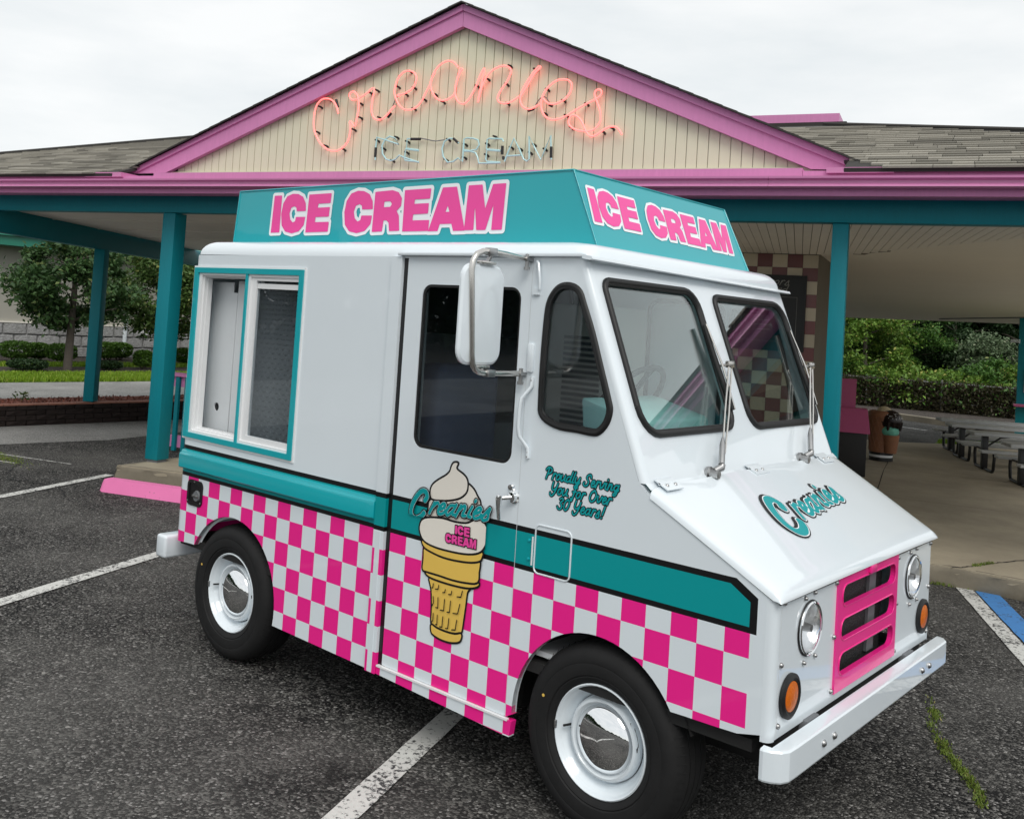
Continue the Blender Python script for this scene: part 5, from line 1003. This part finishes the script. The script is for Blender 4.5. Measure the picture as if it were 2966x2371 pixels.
# walls with tiles
fbox('stand_wall', (1.2, 3.03, .14), (6.075, 5.8, 2.745), M['grout'])
tw = fbox('tile_wall', (3.2, 3.008, .15), (6.075, 3.028, 2.722), M['grout'])
tm = {c: mesh('wall_tile', *(lambda q: (q.V, q.F))(B().box((.0015, 0, .0015), (.1565, .008, .1385), f=lambda v: (v[0]*c16-v[1]*s16, v[0]*s16+v[1]*c16, v[2]))), M[c]) for c in ('tile_dark', 'tile_tan')}
for i in range(16):
    for j in range(17):
        s, z = 6.075-(i+1)*.158, 2.716-(j+1)*.140
        if s > 6.07: continue
        o = link('wall_tile', tm['tile_tan' if (i+j) % 2 == 0 else 'tile_dark'], tw); o.location = FP(s, 3.0, z)
for j in range(18):     # the narrow return tiles at the corner
    pass
# posts and beams
def post(s, n, z0, z1, w=.15): return fbox('post', (s-w/2, n-w/2, z0), (s+w/2, n+w/2, z1), M['teal_wood'], bev=.004)
p1 = post(-.015, .075, .175, 2.709, .165); fbox('post_base', (-.085, .01, .146), (.055, .14, .176), M['cab_dark'], p1)
p2 = post(6.575, .06, .146, 2.709, .115)
fbox('post', (9.95, -.02, .146), (10.09, .12, 2.709), M['teal_wood'])
sv, cv = math.sin(R(130)), math.cos(R(130))
def bar(name, a, b_, w, z0, z1, mat, parent, bev=.004):
    a, b_ = Vector((*a, 0)), Vector((*b_, 0)); d = (b_-a).normalized(); n = Vector((-d.y, d.x, 0))
    L = (b_-a).length; return bbox(name, (0, -w/2, z0), (L, w/2, z1), mat, parent, bev, f=lambda v: a+d*v.x+n*v.y+Vector((0, 0, v.z)))
bar('side_beam', (-7.22, 1.57), (-12.6, 8.05), .14, 2.47, 2.75, M['teal_wood'], bld)
p3 = bbox('post', (-.075, -.075, .30), (.075, .075, 2.468), M['teal_wood'], bld, .004, f=lambda v: Vector((-8.945+v.x*.8-v.y*.6, 3.775+v.x*.6+v.y*.8, v.z)))
fp_ = fbox('post', (8.66, 13.93, .146), (8.80, 14.07, 2.55), M['teal_wood'])
cm = tag(B().lathe([(0, -.10), (.035, -.09), (.035, .05), (.045, .06), (.045, .07), (0, .07)], FP(8.60, 13.85, 2.05), 'x', 12).out('security_camera', M['white'], None, 40), 'small white security camera fixed high on the far right post', 'camera')
rb_ = fbox('order_shelf', (8.60, 13.6, .78), (9.6, 13.9, .82), M['bin_pink']); fbox('shelf_front', (8.64, 13.75, .2), (9.6, 13.8, .78), M['teal_wood'], rb_)
np_ = fbox('notice_panel', (8.78, 13.90, 1.05), (9.3, 13.92, 1.5), M['vinyl_frame'])
# the right end: a plain hip with its own eave
deck('side_roof', [(10.25, -.13, 3.105), (10.25, 16, 3.105), (6.4, 14, 3.79), (6.4, 1.78, 3.79)], mat=M['shingle'])
fbox('end_fascia', (10.19, -.05, 2.92), (10.25, 16, 3.09), M['pink_wood']); fbox('end_beam', (9.95, .11, 2.71), (10.1, 14.5, 2.92), M['teal_wood'])
# ------------------------------------------------------------------ neon
nr = empty('neon_sign', FP(3.2, -.05, 3.5), 'glowing red neon script reading Creanies across the beige gable', 'neon sign')
for L in D['neon_red']:
    L = smooth_loop([tuple(p) for p in L], 4, False); B().tube([FP(u, -.06, v) for u, v in L], .0078, 8).out('neon_tube', M['neon_red'], nr, 60)
def clips(par, L):
    for u, v in L:
        a = random.uniform(-.5, .5); B().tube([FP(u+.01, -.006, v-.004), FP(u+.008, -.03, v+.004), FP(u-.012+.004*a, -.052, v+.010)], [.011, .010, .008], 6).out('clip', M['clip'], par, 50)
clips(nr, D['neon_clips'])
nb = empty('neon_sign', FP(3.3, -.05, 3.3), 'unlit pale blue neon capitals reading ICE CREAM below the red script', 'neon sign')
for L in D['neon_blue']: B().tube([FP(u, -.05, v) for u, v in L], .0078, 8).out('neon_tube', M['neon_blue'], nb, 40)
clips(nb, D['neon_clips2'])
for i, L in enumerate(D['neon_ends']): B().tube([FP(u, -.048, v) for u, v in L], .0125, 8).out('tube_end', M['clip'], nr if i in (0, 1, 8, 9) else nb, 50)
for i, L in enumerate(D['neon_wires']): B().tube([FP(u, -.03, v) for u, v in smooth_loop([tuple(p) for p in L], 3, False)], .0045, 6).out('wire', M['cab_dark'], nb if i == 0 else nr, 50)
# ------------------------------------------------------------------ menu board on the tiles
mb = empty('menu_board', FP(5.58, 2.98, 1.68), 'framed black chalk menu board hung on the checkered tile wall', 'menu board')
fbox('board_face', (5.16, 2.985, 1.70), (5.95, 2.998, 2.475), M['board'], mb)
B().plate([(5.14, 1.682), (5.97, 1.682), (5.97, 2.492), (5.14, 2.492)], [[(5.165, 1.706), (5.945, 1.706), (5.945, 2.468), (5.165, 2.468)]], lambda u, v, d: FP(u, 2.972+d, v), .026).out('board_frame', M['frame_black'], mb)
Gm = dict(G)
tx = text_strokes('Savors', 5.40, 2.385, .045, .40)
tx = [s_ for s_ in text_strokes(' l', 5.36, 2.385, .05, .1)]+text_strokes('avors', 5.49, 2.385, .05, .30); tx2 = text_strokes('ard', 5.60, 2.30, .05, .17)
Fd = field(lambda X, Y: sd_strokes(X, Y, tx+tx2, .004), 5.3, 2.24, 5.94, 2.47, .004); sheet(*Fd, 0, lambda u, v: FP(u, 2.983, v)).out('chalk_lettering', M['chalk'], mb)
b = B(); random.seed(5)
for z in (2.20, 2.15, 2.10, 2.05, 2.0, 1.95, 1.90):
    u = 5.45
    while u < 5.45+random.uniform(.12, .26): w_ = random.uniform(.015, .04); b.box((u, 2.982, z), (u+w_, 2.984, z+.010), f=lambda v: FP(*v)); u += w_+.012
o = b.out('chalk_lines', M['chalk'], mb); o['kind'] = 'stuff'
B().plate([(5.30, 1.98-.2), (5.88, 1.78), (5.88, 2.26), (5.30, 2.26)], [[(5.303, 1.783), (5.877, 1.783), (5.877, 2.257), (5.303, 2.257)]], lambda u, v, d: FP(u, 2.982+d, v), .002).out('chalk_border', M['chalk'], mb)
# ------------------------------------------------------------------ wheel stop, railing, retaining wall
wsd = Vector((3.66-4.30+.03, 2.06-1.63)).normalized()
wa = Vector((-4.24, 1.63)); wdv = Vector((.93, .37)).normalized(); wn = Vector((-wdv.y, wdv.x))
b = B(); pr = [(-.085, 0), (-.045, .118), (.045, .118), (.085, 0)]; rows = []
for t, k in ((0, .0), (.012, .55), (.035, .93), (.06, 1), (1.74, 1), (1.77, .9), (1.79, .5)): rows.append([(wa.x+wdv.x*t+wn.x*a*max(k, .6), wa.y+wdv.y*t+wn.y*a*max(k, .6), z*(.55+.45*k)) for a, z in pr])
b.grid(rows); b.F.append((0, 1, 2, 3)); b.F.append(tuple(len(b.V)-1-i for i in range(4)))
tag(b.out('wheel_stop', M['stop_pink'], None, 40), 'chipped pink concrete wheel stop in front of the left canopy post', 'wheel stop')
rl_ = empty('railing', FP(-.4, 1.4, 0), 'teal and pink picket railing between the left post and the truck', 'railing')
fbox('top_rail', (-1.25, 1.35, .905), (.6, 1.47, .945), M['pink_wood'], rl_); fbox('upper_board', (-1.24, 1.40, .78), (.6, 1.43, .904), M['pink_wood'], rl_); fbox('lower_board', (-1.24, 1.40, .06), (.6, 1.43, .20), M['pink_wood'], rl_)
for i in range(13): fbox('picket', (-1.19+i*.142, 1.365, .02), (-1.135+i*.142, 1.399, .90), M['teal_wood'], rl_)
rw = empty('retaining_wall', (-8.95, 3.5, 0), 'low dark brown block wall with a reddish cap left of the canopy', 'wall')
bm_ = {}
for v in range(3):
    rnd = lambda: random.uniform(-.012, .012)
    bm_[v] = mesh('block', [(0+rnd(), 0, .002), (0, .262, .002), (0, .262, .073), (0+rnd(), 0, .073), (.03+rnd(), .012, .01), (.034+rnd(), .131, .01), (.03+rnd(), .25, .01), (.03+rnd(), .25, .066), (.034+rnd(), .131, .066), (.03+rnd(), .012, .066), (-.12, 0, .002), (-.12, .262, .002), (-.12, .262, .073), (-.12, 0, .073)],
      [(4, 5, 8, 9), (5, 6, 7, 8), (0, 4, 9, 3), (6, 1, 2, 7), (3, 9, 8, 7, 2), (0, 1, 6, 5, 4), (3, 2, 12, 13), (0, 3, 13, 10), (1, 11, 12, 2)], M['wallblock'])
for j in range(4):
    for i in range(24):
        o = link('block', bm_[random.randrange(3)], rw); o.location = (-8.84-j*.012, 1.0+i*.265+(j % 2)*.132, j*.068); 
b = B(); 
for i in range(32): y = 1.0+i*.195; b.box((-8.99, y+.003, .272), (-8.85+random.uniform(-.006, .01), y+.19, .290))
b.out('wall_cap', M['wallcap'], rw)
o = flat('planting_bed', [(-9.6, .5), (-8.985, .5), (-8.985, 7.3), (-9.6, 7.3)], .288, M['mulch_red'], th=.288)
P = np.stack([rng.uniform(-9.55, -8.99, 1600), rng.uniform(1, 7, 1600), rng.uniform(.289, .31, 1600)], 1); o = quads('bark_chips', leaves(P, .035, .8), M['mulch_red']); o['kind'] = 'stuff'
def sprig(loc, h, n, mat, label, group=None):
    e = empty('small_weed', loc, label, 'weed', group); b = B()
    for k in range(3): b.tube([loc, (loc[0]+random.gauss(0, h*.25), loc[1]+random.gauss(0, h*.3), loc[2]+h*random.uniform(.6, 1))], [.004, .002], 5)
    b.out('stem', mat, e); P = np.array(loc)+np.stack([rng.normal(size=n)*h*.3, rng.normal(size=n)*h*.45, rng.uniform(.15, .8, n)*h], 1); quads('foliage', leaves(P, h*.35), mat, e)
sprig((-9.2, 2.93, .29), .16, 26, M['leaf_mid'], 'single leafy weed growing on the red mulch left of the second post')
sprig((-9.2, 2.15, .29), .14, 14, M['leaf_mid'], 'small weed at the far left end of the mulch bed')

# ================================================================== LEFT BACKGROUND
stv = empty('store_building', (-22.5, 9, 0), 'long beige building with a green metal roof beyond the lawn', 'building')
sx = -22.4
bbox('wall', (sx-10, 2, 0), (sx, 40, 3.35), M['store_wall'], stv); bbox('wall_joint', (sx, 2, 2.1), (sx+.006, 40, 2.12), M['soffit'], stv)
sb = mesh('stone_block', [(0, 0, 0), (0, .6, 0), (0, .6, .29), (0, 0, .29), (.06, .03, .03), (.075, .3, .02), (.06, .57, .03), (.06, .57, .26), (.08, .3, .27), (.06, .03, .26)], [(4, 5, 8, 9), (5, 6, 7, 8), (0, 4, 9, 3), (6, 1, 2, 7), (3, 9, 8, 7, 2), (0, 1, 6, 5, 4)], M['stone'])
bb_ = bbox('stone_base', (sx-.05, 2.02, 0), (sx+.02, 40, .92), M['stone'], stv)
for j in range(3):
    for i in range(28): o = link('stone_block', sb, bb_); o.location = (sx+.02, 3.0+i*.615+(j % 2)*.3, .02+j*.30); 
bbox('stone_ledge', (sx, 2, .92), (sx+.07, 40, .96), M['soffit'], stv)
bbox('fascia', (sx, 2, 2.95), (sx+.75, 40, 3.22), M['green_fascia'], stv); bbox('gutter', (sx+.70, 2, 3.2), (sx+.84, 40, 3.30), M['green_metal'], stv)
gr_ = deck('roof', [(0, 0, 0)]*4, .01) if False else B().plate([(0, 2), (4.5, 2), (4.5, 40), (0, 40)], [], lambda u, v, d: (sx+.84-u, v, 3.30+u*.36-d), .04).out('roof', M['green_metal'], stv)
for i in range(40):
    y = 2+i*.42; b = B(); b.add([(sx+.85, y, 3.30), (sx+.85, y+.03, 3.30), (sx-3, y+.03, 4.685), (sx-3, y, 4.685), (sx+.85, y, 3.345), (sx+.85, y+.03, 3.345), (sx-3, y+.03, 4.73), (sx-3, y, 4.73)], [(0, 1, 5, 4), (1, 2, 6, 5), (3, 0, 4, 7), (4, 5, 6, 7)]); b.out('roof_seam', M['green_metal'], gr_)
B().tube([(sx+.10, 11.3, .1), (sx+.10, 11.3, 1.2)], .06, 10).out('downspout', M['white'], stv, 60); bbox('wall_lamp', (sx+.02, 11.75, .70), (sx+.16, 12.0, .86), M['vinyl_frame'], stv, .02)
def limbs(base, H, r, n, reach, lean=.0):
    b = B(); x, y, z = base; b.tube([(x, y, z-.05), (x+.02, y, z+H*.3), (x+lean*.5, y+.02, z+H*.6), (x+lean, y, z+H*.97)], [r*1.25, r, r*.75, r*.18], 9)
    for i in range(n):
        a = i*2.4+random.random(); zz = H*(.36+.5*i/n); L = reach*(1-.5*i/n); b.tube([(x, y, z+zz), (x+math.cos(a)*L*.5, y+math.sin(a)*L*.5, z+zz+L*.22), (x+math.cos(a)*L, y+math.sin(a)*L, z+zz+L*.34)], [r*.42, r*.28, r*.08], 6)
    return b
def tree(name, base, H, cw, cz, chh, n, clumps, mat, label, cat='tree', group=None, r=.08, lsize=.17, spread=.26, low=-1.):
    t = empty(name, base, label, cat, group); limbs(base, H, r, 9, cw*.8).out('trunk', M['bark'], t, 60)
    P, _ = crown_pts((base[0], base[1], base[2]+cz), (cw, cw, chh), n, clumps, spread, low); quads('crown', leaves(P, lsize), mat, t); return t
tree('shade_tree', (-17.912, 7.633, 0), 3.2, 1.36, 2.10, 1.12, 17000, 85, M['leaf_dark'], 'dark leafy tree with a bare trunk on the lawn left of the first post', r=.085, spread=.15, lsize=.10)
tree('shade_tree', (-18.6, 10.5, 0), 3.1, 1.40, 2.0, 1.1, 15000, 80, M['leaf_mid'], 'lighter green tree half hidden behind the first canopy post', r=.08, spread=.16, lsize=.10)
tree('shade_tree', (-19.0, 13.2, 0), 3.2, 1.4, 2.05, 1.1, 6000, 70, M['leaf_dark'], 'dark tree glimpsed between the first post and the truck', r=.08, spread=.2, lsize=.11)
def bush(loc, w, h, n, mat, label, flat_=.0, group='clipped shrubs along the far building'):
    e = empty('clipped_shrub', loc, label, 'shrub', group); b = B()
    for k in range(5): a = k*1.26; b.tube([(loc[0]+math.cos(a)*w*.08, loc[1]+math.sin(a)*w*.08, 0), (loc[0]+math.cos(a)*w*.3, loc[1]+math.sin(a)*w*.3, h*.55)], [.02, .008], 5)
    b.out('stem', M['bark'], e); d = rng.normal(size=(n, 3)); d /= np.linalg.norm(d, axis=1)[:, None]; rr = 1-.35*rng.random((n, 1))**2
    sgn = np.sign(d[:, 2:]); d = np.concatenate([np.sign(d[:, :2])*np.abs(d[:, :2])**.8, sgn*np.abs(d[:, 2:])**.7], 1)
    P = np.array([loc[0], loc[1], h*.60])+d*rr*np.array([w/2, w/2, h*.42]); quads('foliage', leaves(P, .055, .5), mat, e)
for (x, y, w, h, lab) in ((-20.68, 7.6, .78, .52, 'large clipped shrub at the far left of the row'), (-20.95, 8.27, .56, .47, 'clipped shrub second from the left, touching the large one'), (-20.16, 8.5, .72, .50, 'clipped shrub behind the trunk of the dark tree'),
    (-21.1, 10.2, .66, .52, 'clipped shrub just right of the second canopy post'), (-21.5, 10.75, .66, .50, 'clipped shrub overlapping the one beside the second post'), (-18.3, 9.72, .46, .48, 'dark leggy shrub left of the first canopy post'), (-19.8, 11.75, .5, .48, 'clipped shrub beside the left edge of the truck')):
    bush((x, y, 0), w, h, 2600, M['leaf_yew'], lab)
bush((-17.9, 6.72, 0), .82, .26, 1800, M['leaf_deep'], 'low dark mounded shrub left of the tree trunk'); bush((-18.1, 8.75, 0), .56, .22, 1300, M['leaf_deep'], 'low dark mounded shrub at the foot of the second post')

# ================================================================== RIGHT BACKGROUND
bn = empty('trash_bin', (.0, 9.0, .146), 'black panelled trash bin with a sloping pink lid behind the right post', 'bin')
a0 = Vector((.106, 9.271)); dx = Vector((.92, .39)).normalized(); dy = Vector((-dx.y, dx.x))
BF = lambda v: Vector((a0.x+dx.x*v.x+dy.x*v.y, a0.y+dx.y*v.x+dy.y*v.y, v.z))
bbox('bin_body', (-.62, 0, .15), (0, .5, .70), M['bin_black'], bn, .008, f=BF)
b = B(); b.V = [tuple(BF(Vector(p))) for p in ((-.64, -.03, .69), (.035, -.03, .69), (.035, .53, .69), (-.64, .53, .69), (-.62, .12, .985), (.0, .12, .985), (.0, .38, .985), (-.62, .38, .985))]; b.F = [(0, 1, 5, 4), (1, 2, 6, 5), (2, 3, 7, 6), (3, 0, 4, 7), (4, 5, 6, 7), (0, 3, 2, 1)]; b.out('bin_lid', M['bin_pink'], bn)
bbox('bin_backboard', (-.6, .30, .98), (-.14, .33, 1.35), M['bin_pink'], bn, f=BF)
cb_ = empty('novelty_bin', (-.38, 11.15, .146), 'waffle cone shaped bin topped with chocolate, vanilla and mint scoops', 'bin'); cx, cy = -.40, 11.33
b = B(); b.lathe([(0, .27), (.155, .27), (.185, .78), (.195, .84), (.16, .86), (0, .86)], (cx-.03, cy, 0), 'z', 24); b.out('waffle_cone', M['waffle'], cb_, 40)
b = B(); 
for k in range(16):
    for sg in (1, -1): b.tube([(cx-.03+(.157+.03*t)*math.cos(k*.3927+sg*t*.9), cy+(.157+.03*t)*math.sin(k*.3927+sg*t*.9), .28+.5*t) for t in np.linspace(0, 1, 6)], .006, 5)
o = b.out('waffle_ridges', M['waffle'], cb_, 40); o['kind'] = 'stuff'
B().lathe([(0, .15), (.165, .15), (.165, .20), (0, .20)], (cx-.02, cy, 0), 'z', 24).out('base_band', M['frame_black'], cb_, 30); B().lathe([(0, .20), (.16, .20), (.16, .235), (0, .235)], (cx-.02, cy, 0), 'z', 24).out('pale_band', M['vinyl_frame'], cb_, 30); B().lathe([(0, .235), (.165, .235), (.165, .27), (0, .27)], (cx-.02, cy, 0), 'z', 24).out('base_band', M['frame_black'], cb_, 30)
def ball(name, c, r, mat, sq=1., lump=.0):
    b = B(); rows = []
    for i in range(11):
        t = math.pi*i/10; rows.append([(c[0]+r*math.sin(t)*math.cos(p)*(1+lump*math.sin(5*p)), c[1]+r*math.sin(t)*math.sin(p)*(1+lump*math.sin(5*p)), c[2]+r*sq*math.cos(t)) for p in np.linspace(0, 2*math.pi, 21)])
    return b.grid(rows).out(name, mat, cb_, 60)
ball('vanilla_scoop', (cx-.02, cy+.05, .80), .125, M['vanilla']); ball('mint_scoop', (cx+.10, cy-.05, .585), .13, M['mint'], .8, .03)
ch = ball('chocolate_scoop', (cx+.11, cy-.03, .735), .15, M['choc'], 1, .02)
b = B(); 
for k in range(9): a = -2.6+k*.55; b.tube([(cx+.11+.135*math.cos(a), cy-.03+.135*math.sin(a), .72), (cx+.11+.128*math.cos(a), cy-.03+.128*math.sin(a), .625+.03*math.sin(k*2.3))], [.035, .018], 6)
b.out('glaze_drips', M['choc'], ch, 50); b = B()
for k in range(40): a, e = random.uniform(-3, .6), random.uniform(.1, 1.2); p = Vector((cx+.11+.153*math.cos(a)*math.cos(e), cy-.03+.153*math.sin(a)*math.cos(e), .735+.153*math.sin(e))); b.tube([p, p+Vector((random.gauss(0, .008), random.gauss(0, .008), random.gauss(0, .008)))], .004, 5)
o = b.out('sprinkles', M['vinyl_frame'], ch); o['kind'] = 'stuff'
b = B(); b.lathe([(0, .27), (.09, .27), (.12, .50), (.125, .53), (0, .53)], (cx+.12, cy-.05, 0), 'z', 18); b.out('small_cone', M['waffle'], cb_, 40)
# picnic tables
def table(loc, label):
    t = empty('picnic_table', loc, label, 'picnic table', 'picnic tables under the canopy'); ang = R(30); c, s_ = math.cos(ang), math.sin(ang); x, y, z = loc
    F = lambda v: Vector((x+v[0]*c-v[1]*s_, y+v[0]*s_+v[1]*c, z+v[2]))
    for i in range(4): bbox('top_plank', (-.20, -.20+i*.102, .482), (1.62, -.103+i*.102, .525), M['table_grey'], t, .004, f=F)
    for sd in (-1, 1):
        for i in range(2): bbox('seat_plank', (-.18, sd*.43-.085+i*.087, .275), (1.62, sd*.43+i*.087-.004, .308), M['table_grey'], t, .004, f=F)
    for e in (0, 1.42):
        bbox('leg', (e-.04, -.04, .0), (e+.04, .04, .482), M['frame_black'], t, .004, f=F)
        b = B(); b.tube([F(p) for p in ((e, -.43, .285), (e, -.45, .20), (e, -.42, .05), (e, -.38, .015), (e, 0, .012), (e, .38, .015), (e, .42, .05), (e, .45, .20), (e, .43, .285))], .022, 8); b.out('foot_hoop', M['frame_black'], t, 60)
        b = B(); b.tube([F((e, -.50, .275)), F((e, .50, .275))], .016, 6); b.out('seat_bearer', M['frame_black'], t)
        d = .35 if e == 0 else -.35; b = B(); b.tube([F((e, 0, .30)), F((e+d*.6, 0, .46)), F((e+d, 0, .48))], .014, 6); b.out('brace', M['frame_black'], t, 50)
for (x, y), lab in (((-.214, 13.99), 'farthest grey picnic table, nearest the bright lawn patch'), ((.206, 13.05), 'second picnic table from the back, overlapping the farthest one'), ((.80, 11.98), 'picnic table third from the back with its near foot on shaded concrete'), ((1.55, 10.75), 'nearest picnic table, cut by the right edge of the photo')): table((x, y, .146), lab)
# vine covered fence
fn = empty('chain_link_fence', FP(7, 20, 0), 'low chain link fence overgrown with brownish vines', 'fence')
fa, fb_ = Vector((*F2(3.5, 21.0), 0)), Vector((*F2(16, 20.6), 0)); fdv = (fb_-fa).normalized()
FH = .88
for i in range(8): p = fa+fdv*i*1.9+Vector((0, 0, 0)); B().tube([p, p+Vector((0, 0, FH+.08))], .03, 8).out('fence_post', M['galv'], fn, 60)
for z in (FH, .36): B().tube([fa+Vector((0, 0, z)), fb_+Vector((0, 0, z))], .018, 6).out('rail', M['galv'], fn, 60)
b = B(); L = (fb_-fa).length; st = .16
for k in range(int(L/st)+8):
    for sg in (1, -1):
        x0 = k*st-(.9 if sg > 0 else 0); x1 = x0+sg*FH; b.tube([fa+fdv*max(0, min(L, x0))+Vector((0, 0, .02)), fa+fdv*max(0, min(L, x1))+Vector((0, 0, FH))], .003, 3, False)
o = b.out('wire_mesh', M['galv'], fn); o['kind'] = 'stuff'
n_ = 42000; t = rng.random(n_)*L; gap = np.abs((t % 1.9)-.0)
P = np.stack([fa.x+fdv.x*t, fa.y+fdv.y*t, rng.uniform(.02, FH*1.04, n_)], 1)+rng.normal(size=(n_, 3))*np.array([.05, .10, .03]); quads('vine_leaves', leaves(P, .06, .0), M['leaf_vine'], fn)['kind'] = 'stuff'
n_ = 1800; t = rng.random(n_)*L; P = np.stack([fa.x+fdv.x*t, fa.y+fdv.y*t, FH*(.25+.8*rng.random(n_))], 1)+rng.normal(size=(n_, 3))*np.array([.1, .14, .05]); quads('vine_shoots', leaves(P, .09, .2), M['leaf_wood'], fn)['kind'] = 'stuff'
# the wood behind it
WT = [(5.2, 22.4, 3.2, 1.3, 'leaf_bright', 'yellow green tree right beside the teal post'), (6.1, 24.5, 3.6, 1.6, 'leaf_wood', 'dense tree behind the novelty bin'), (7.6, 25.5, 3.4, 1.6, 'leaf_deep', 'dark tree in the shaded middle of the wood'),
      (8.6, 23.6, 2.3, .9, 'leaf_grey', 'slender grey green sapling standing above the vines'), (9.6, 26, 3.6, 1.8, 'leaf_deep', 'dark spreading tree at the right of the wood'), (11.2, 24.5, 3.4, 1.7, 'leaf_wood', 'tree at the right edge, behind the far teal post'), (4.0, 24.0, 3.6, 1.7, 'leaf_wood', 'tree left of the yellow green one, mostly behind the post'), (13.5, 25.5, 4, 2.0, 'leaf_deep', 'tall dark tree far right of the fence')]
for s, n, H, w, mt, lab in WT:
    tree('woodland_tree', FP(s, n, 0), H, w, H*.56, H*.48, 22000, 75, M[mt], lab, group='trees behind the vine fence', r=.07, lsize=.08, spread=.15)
for s, n, w, h, mt, lab in ((6.4, 21.9, 1.1, .75, 'leaf_bright', 'low bright bush spilling over the fence behind the novelty bin'), (7.6, 21.9, 1.0, .70, 'leaf_bright', 'bright bush above the middle of the fence'), (8.5, 22.3, .95, .9, 'leaf_wood', 'leafy bush right of the sapling'), (9.6, 22.0, 1.2, .85, 'leaf_bright', 'bright bush beside the far teal post'), (5.0, 21.8, 1.0, .8, 'leaf_wood', 'green bush at the left end of the fence')):
    e = empty('woodland_bush', FP(s, n, 0), lab, 'bush', 'bushes along the vine fence'); x, y, _ = FP(s, n); b = B()
    for k in range(5): a = k*1.26; b.tube([(x, y, 0), (x+math.cos(a)*w*.5, y+math.sin(a)*w*.5, h*1.2)], [.025, .008], 5)
    b.out('stem', M['bark'], e); P, _ = crown_pts((x, y, h*.95), (w, w, h*.75), 8000, 36, .15, -.6); quads('foliage', leaves(P, .085), M[mt], e)
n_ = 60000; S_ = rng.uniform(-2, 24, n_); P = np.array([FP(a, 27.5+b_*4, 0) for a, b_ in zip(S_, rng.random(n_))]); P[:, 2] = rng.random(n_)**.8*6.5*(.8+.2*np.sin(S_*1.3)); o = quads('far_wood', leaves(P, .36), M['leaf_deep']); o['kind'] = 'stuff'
# trees and parked cars across the lot, behind the camera: only mirrored in glass and chrome
n_ = 26000; A_ = rng.uniform(-1.1, 1.5, n_); D_ = rng.uniform(42, 50, n_); hh = (1.2+np.clip((A_-.35)*14, 0, 7)+.8*np.sin(A_*31)*np.sin(A_*13+1))*rng.random(n_)**.7
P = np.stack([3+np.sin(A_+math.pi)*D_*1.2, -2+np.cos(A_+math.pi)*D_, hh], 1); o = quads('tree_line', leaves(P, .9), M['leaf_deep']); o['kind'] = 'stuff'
